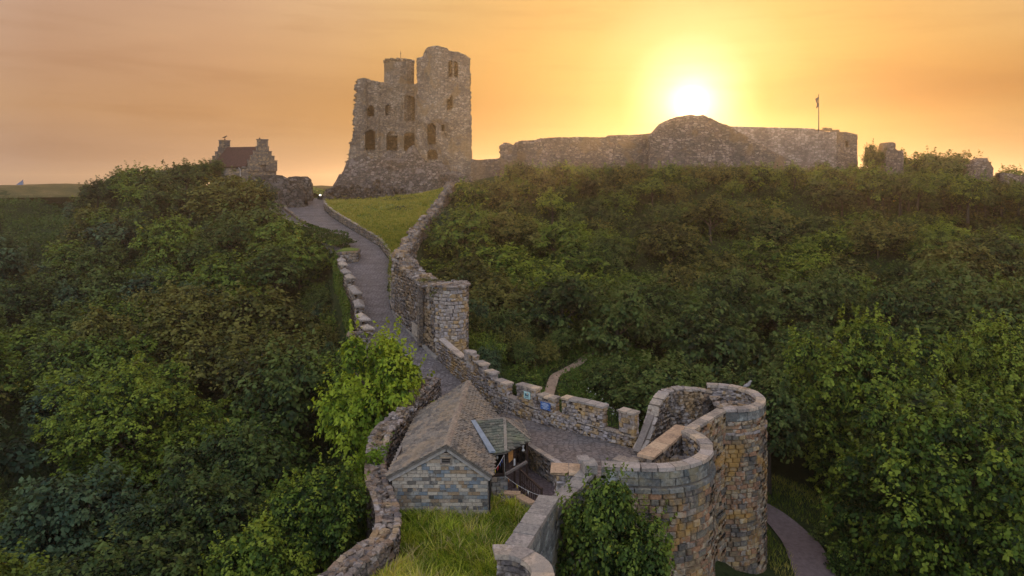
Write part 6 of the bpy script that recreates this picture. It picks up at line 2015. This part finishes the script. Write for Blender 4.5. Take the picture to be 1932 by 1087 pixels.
def ground_pts(n, X0, X1, Y0, Y1, r, ok, persp=1.0):
    xs_ = r.uniform(X0, X1, n); ys_ = Y0 + (Y1 - Y0) * r.uniform(0, 1, n) ** persp
    m = np.array([ok(a, b) for a, b in zip(xs_, ys_)])
    xs_, ys_ = xs_[m], ys_[m]
    zs_ = H(xs_, ys_)
    px = 966 + xs_ / ys_ * F
    k = (px > -40) & (px < 1975)
    return np.stack([xs_, ys_, zs_], 1)[k]


def road_clear(x, y, m=.3):
    if 42 < y < 121:
        l, r = float(road_l(y)), float(road_r(y))
        if y > 61: r = max(r, float(ruin_x(y)) + .4)
        if l - 1.2 < x < r + m + .3: return False
    if y < 46 and -6.2 < x < 13.6: return False
    if 44 > y and 11 < x < 19.5 and abs(x - np.interp(y, [29, 35, 39.5, 43.5, 47.5], [14.5, 16.3, 17.2, 16.5, 12.5])) < 1.9: return False
    if abs(x - np.interp(y, [50.5, 52.3, 55.5, 58.2, 61], [2.6, 2.75, 3.45, 4.7, 6.5])) < .55 and 48 < y < 60: return False
    return True


g_ = np.random.default_rng(5)
P = ground_pts(9000, -8, 85, 58, 103, g_, road_clear, .9)
P[:, 2] += g_.uniform(.0, .5, len(P)) * (1 + 1.4 * (P[:, 1] > 92))
tag(scatter_leaves('undergrowth', P, np.tile((0, -.4, .6), (len(P), 1)), 8, .30, .26, LM['mid'], g_), 'scrubby green undergrowth covering the right hillside', 'undergrowth', kind='stuff')
P = ground_pts(9000, -100, -7, 20, 130, g_, road_clear, .9)
P[:, 2] += g_.uniform(.1, 1.0, len(P))
tag(scatter_leaves('undergrowth', P, np.tile((0, -.4, .6), (len(P), 1)), 8, .30, .28, LM['dark'], g_), 'dark undergrowth below the trees on the left slope', 'undergrowth', kind='stuff')
P = ground_pts(9000, -105, -46, 84, 150, g_, lambda x, y: x < -.60 * y, 1.0)
P[:, 2] += g_.uniform(.1, .5, len(P))
tag(scatter_leaves('bracken', P, np.tile((0, -.4, .6), (len(P), 1)), 9, .35, .42, LM['fresh'], g_, .5), 'low green bracken on the far left slope under the field', 'bracken', kind='stuff')
# hollow by the dirt trail: finer plants
P = ground_pts(5200, -3, 14, 45, 64, g_, road_clear, 1)
P[:, 2] += g_.uniform(.05, .45, len(P))
tag(scatter_leaves('low_plants', P, np.tile((0, -.3, .8), (len(P), 1)), 10, .16, .15, LM['mid'], g_), 'low leafy plants in the hollow round the dirt trail', 'plants', kind='stuff')
P = ground_pts(900, 5.5, 9.5, 46, 55, g_, lambda x, y: True, 1)
P = P[g_.uniform(0, 1, len(P)) < .12]; P[:, 2] += .75
M['petal'] = m_plain('white_petal', (.7, .7, .66), .7, .1)
tag(scatter_leaves('white_flowers', P, np.tile((0, -.5, .8), (len(P), 1)), 2, .05, .10, M['petal'], g_), 'scattered small white flowers in the dark hollow by the trail', 'flowers', kind='stuff')
P = ground_pts(5000, 8, 24, 26, 50, g_, road_clear, 1)
P[:, 2] += g_.uniform(.0, .25, len(P))


# ---- grass blades
def blades(name, P, h, wd, mat, r, lean=.35, seg=2):
    n = len(P)
    a = r.uniform(0, 2 * math.pi, n); hh = h * r.uniform(.5, 1.25, n)
    d = np.stack([np.cos(a), np.sin(a), np.zeros(n)], 1)
    b = a + r.uniform(-1, 1, n) + 1.2
    ln = np.stack([np.cos(b), np.sin(b), np.zeros(n)], 1) * (hh * lean * r.uniform(.2, 1.6, n))[:, None]
    w_ = (wd * r.uniform(.6, 1.3, n))[:, None]
    z1 = np.array([0, 0, 1.0]) * (hh * .55)[:, None]; z2 = np.array([0, 0, 1.0]) * hh[:, None]
    V = np.stack([P - d * w_ * .5, P + d * w_ * .5, P + z1 + ln * .3 + d * w_ * .4, P + z1 + ln * .3 - d * w_ * .4, P + z2 + ln + d * w_ * .05, P + z2 + ln - d * w_ * .05], 1).reshape(-1, 3)
    k = np.arange(n)[:, None] * 6
    Fq = np.concatenate([k + np.array([0, 1, 2, 3]), k + np.array([3, 2, 4, 5])])
    me = mkmesh(name, V, Fq, mat)
    tn = np.clip(bumps(P[:, 0] * 4.1 + 3, P[:, 1] * 3.3) * .8 + r.normal(0, .35, n), -1.2, 1.2)
    at = me.attributes.new('tone', 'FLOAT', 'POINT'); at.data.foreach_set('value', np.repeat(tn, 6).astype(np.float32))
    return ob(name, me)


M['blade'] = m_leaf('long_grass', [(.09, .16, .010), (.36, .46, .035), (.72, .66, .14)], .45)
M['bankblade'] = m_leaf('bank_grass', [(.12, .17, .02), (.25, .29, .04), (.42, .37, .10)], .35)


def tussocks(name, C, nb, rad, h, wd, mat, r, tone):
    n = len(C)
    P = np.repeat(C, nb, 0); T = np.repeat(tone, nb); N_ = len(P)
    a = r.uniform(0, 2 * math.pi, N_); q = np.sqrt(r.uniform(0, 1, N_))
    rr = np.repeat(rad * r.uniform(.6, 1.4, n), nb) * q
    out = np.stack([np.cos(a), np.sin(a), np.zeros(N_)], 1)
    P = P + out * rr[:, None]
    hh = np.repeat(h * r.uniform(.55, 1.45, n), nb) * r.uniform(.6, 1.15, N_)
    sway = np.repeat(r.normal(0, .25, (n, 2)), nb, 0)
    ln = (out * (.25 + .75 * q)[:, None] * .9 + np.concatenate([sway, np.zeros((N_, 1))], 1)) * hh[:, None]
    d = np.stack([-np.sin(a), np.cos(a), np.zeros(N_)], 1) * (wd * r.uniform(.6, 1.4, N_))[:, None]
    z = np.array([0, 0, 1.0])
    V = np.stack([P - d * .5, P + d * .5, P + z * (hh * .6)[:, None] + ln * .35 + d * .45, P + z * (hh * .6)[:, None] + ln * .35 - d * .45,
                  P + z * (hh * .86)[:, None] + ln + d * .06, P + z * (hh * .86)[:, None] + ln - d * .06], 1).reshape(-1, 3)
    k = np.arange(N_)[:, None] * 6
    me = mkmesh(name, V, np.concatenate([k + np.array([0, 1, 2, 3]), k + np.array([3, 2, 4, 5])]), mat)
    at = me.attributes.new('tone', 'FLOAT', 'POINT'); at.data.foreach_set('value', np.repeat(T + r.normal(0, .2, N_), 6).astype(np.float32))
    return ob(name, me)


n = 3000
Y = g_.uniform(20, 33.4, n)
l = np.interp(Y, [19.5, 24, 27, 29, 31, 33.5], [-5.3, -5.5, -4.7, -4.4, -4.8, -5.6]); r = np.interp(Y, [19.5, 22.6, 26, 30, 31, 33.5], [-1.5, -.2, .9, 2.2, 1.9, -.2])
X = l + (r - l) * g_.uniform(0, 1, n)
k = ~((Y > 32.1) & (X > -5.5) & (X < -1.0))
X, Y = X[k], Y[k]
cl_ = bumps(X * 3.1, Y * 3.1)
P = np.stack([X, Y, -15.0 + .12 * np.sin(X * 1.3 + Y) - .02 * (Y - 27) + .10 * np.clip(cl_, -1, 1.2)], 1)
tn = np.clip(.15 + cl_ * .35 + g_.normal(0, .45, len(X)), -1, 1.3)
tag(tussocks('long_grass', P, 24, .16, .50, .030, M['blade'], g_, tn), 'long yellow-green grass in tussocks before the small house', 'grass', kind='stuff')
k = g_.uniform(0, 1, len(X)) < .14
tag(tussocks('dry_grass', P[k] + [0.1, .05, 0], 9, .12, .72, .018, M['dryblade'] if 'dryblade' in M else m_leaf('dry_grass', [(.40, .33, .14), (.50, .42, .20), (.58, .48, .26)], .4), g_, np.zeros(k.sum())), 'straw-coloured dry stems in the long grass court', 'grass', kind='stuff')
# bank
n = 60000
q = g_.uniform(0, 1, n); YY = 65 + 55 * g_.uniform(0, 1, n) ** .9
BP = np.array([bank_pt(a, b) for a, b in zip(q[:9000], YY[:9000])])
BP = BP[:7000]
tag(tussocks('bank_grass', BP, 8, .30, .30, .06, M['bankblade'], g_, np.clip(.1 + .25 * bumps(BP[:, 0] * 1.5, BP[:, 1] * 1.5) + g_.normal(0, .4, len(BP)), -1, 1.2)), 'rough grass on the bank between the road and the ridge ruin wall', 'grass', kind='stuff')
P = ground_pts(26000, 9, 24, 26, 50, g_, road_clear, 1); P[:, 2] -= .03
tag(blades('verge_grass', P, .28, .03, M['bankblade'], g_, .6), 'short verge grass along the lane below the drum towers', 'grass', kind='stuff')


# ---- ivy
def ivy(label, faces, size, dens, mat=None, thick=.22):
    C = []; Nn = []
    for (a, b, c) in faces:                    # origin, edge 1, edge 2
        a, b, c = (np.array(q, float) for q in (a, b, c))
        nr = np.cross(b, c); ar_ = np.linalg.norm(nr); nr /= ar_
        if nr[1] > 0 and abs(nr[2]) < .5: nr = -nr
        if nr[2] < -.5: nr = -nr
        if abs(nr[0]) > .8 and nr[0] > 0: nr = -nr
        m = int(ar_ * dens)
        uv = g_.uniform(0, 1, (m, 2))
        bb = bumps(a[0] + uv[:, 0] * 9, a[1] + uv[:, 1] * 7)
        C.append(a + b * uv[:, :1] + c * uv[:, 1:] + nr * (thick * (.5 + .5 * bb))[:, None] + g_.normal(0, .07, (m, 3))); Nn.append(np.tile(nr, (m, 1)))
    V, Fq = leaf_quads(np.concatenate(C), np.concatenate(Nn) + np.array([0, 0, .35]), size, .5, g_, .8)
    return tag(ob('ivy', mkmesh('ivy', V, Fq, mat or LM['bright'])), label, 'ivy', kind='stuff')
ivy('bright green ivy draped over the rubble wall beside the timber screen', [((-7.35, 34.5, -13.35), (0, 3.2, .35), (1.15, 0, .0)), ((-7.35, 34.0, -17.2), (0, 3.8, 0), (.0, 0, 4.1)), ((-7.2, 34.3, -13.6), (.9, .2, 0), (0, .3, .5)),
      ((-6.75, 32.2, -17.5), (-.6, 2.2, 0), (0, 0, 3.9)), ((-7.2, 34.0, -17), (-.1, -2, 0), (-.3, 0, 3.6)), ((-7.3, 33.9, -13.9), (.5, .3, .1), (.0, 1.2, .5))], .15, 230, None, .3)
ivy('ivy hanging down the outer face of the causeway parapet', [((-16.9, 71, -14.5), (2.9, -9, -.8), (0, 0, 4.7)), ((-14.1, 62, -15.5), (1.5, -5, -.5), (0, 0, 4.4)), ((-19.1, 77, -13.2), (2.4, -6.2, -.8), (0, 0, 4.8)), ((-20.6, 82.5, -12.5), (1.7, -5.4, -.3), (0, 0, 4.9))], .2, 110, LM['mid'])
ivy('dark ivy mass over the wall corner where the footpath narrows', [((-29.6, 96.5, -8.8), (10.4, -13, 0), (0, 0, 3.1)), ((-29.8, 96.8, -5.85), (10.4, -13.5, -.8), (-1.3, -1, -.5)), ((-28.8, 96.8, -5.8), (9.6, -13, -.9), (1.2, .4, -.1))], .26, 60, LM['fresh'], .5)
ivy('ivy curtain below the footpath wall on the left', [((-38.8, 115, -8.2), (10, -18, -1.2), (0, 0, 3.6))], .26, 60, LM['ivy'], .5)
ivy('patch of creeper spilling from the top of the wall turret', [((-7.2, 54.0, -7.65), (2.1, .1, 0), (.2, 1.2, .05)), ((-6.0, 52.6, -8.4), (.5, -.2, .2), (.1, 0, .8))], .14, 90, LM['olive'], .15)

# ---- air
hm, ht_ = newmat('warm_air')
pv_ = ht_.n('ShaderNodeVolumePrincipled', {'Color': (1.0, .93, .82, 1), 'Density': .00062, 'Anisotropy': .70})
ht_.n('ShaderNodeOutputMaterial', {'Volume': pv_.outputs[0]})
mb = MB(); mb.box((0, 0, -14.5), (5200, 5200, 89))
hz_ = mb.build('haze', hm); tag(hz_, kind='stuff')
clean_orphans()
print('objects', len(bpy.data.objects))
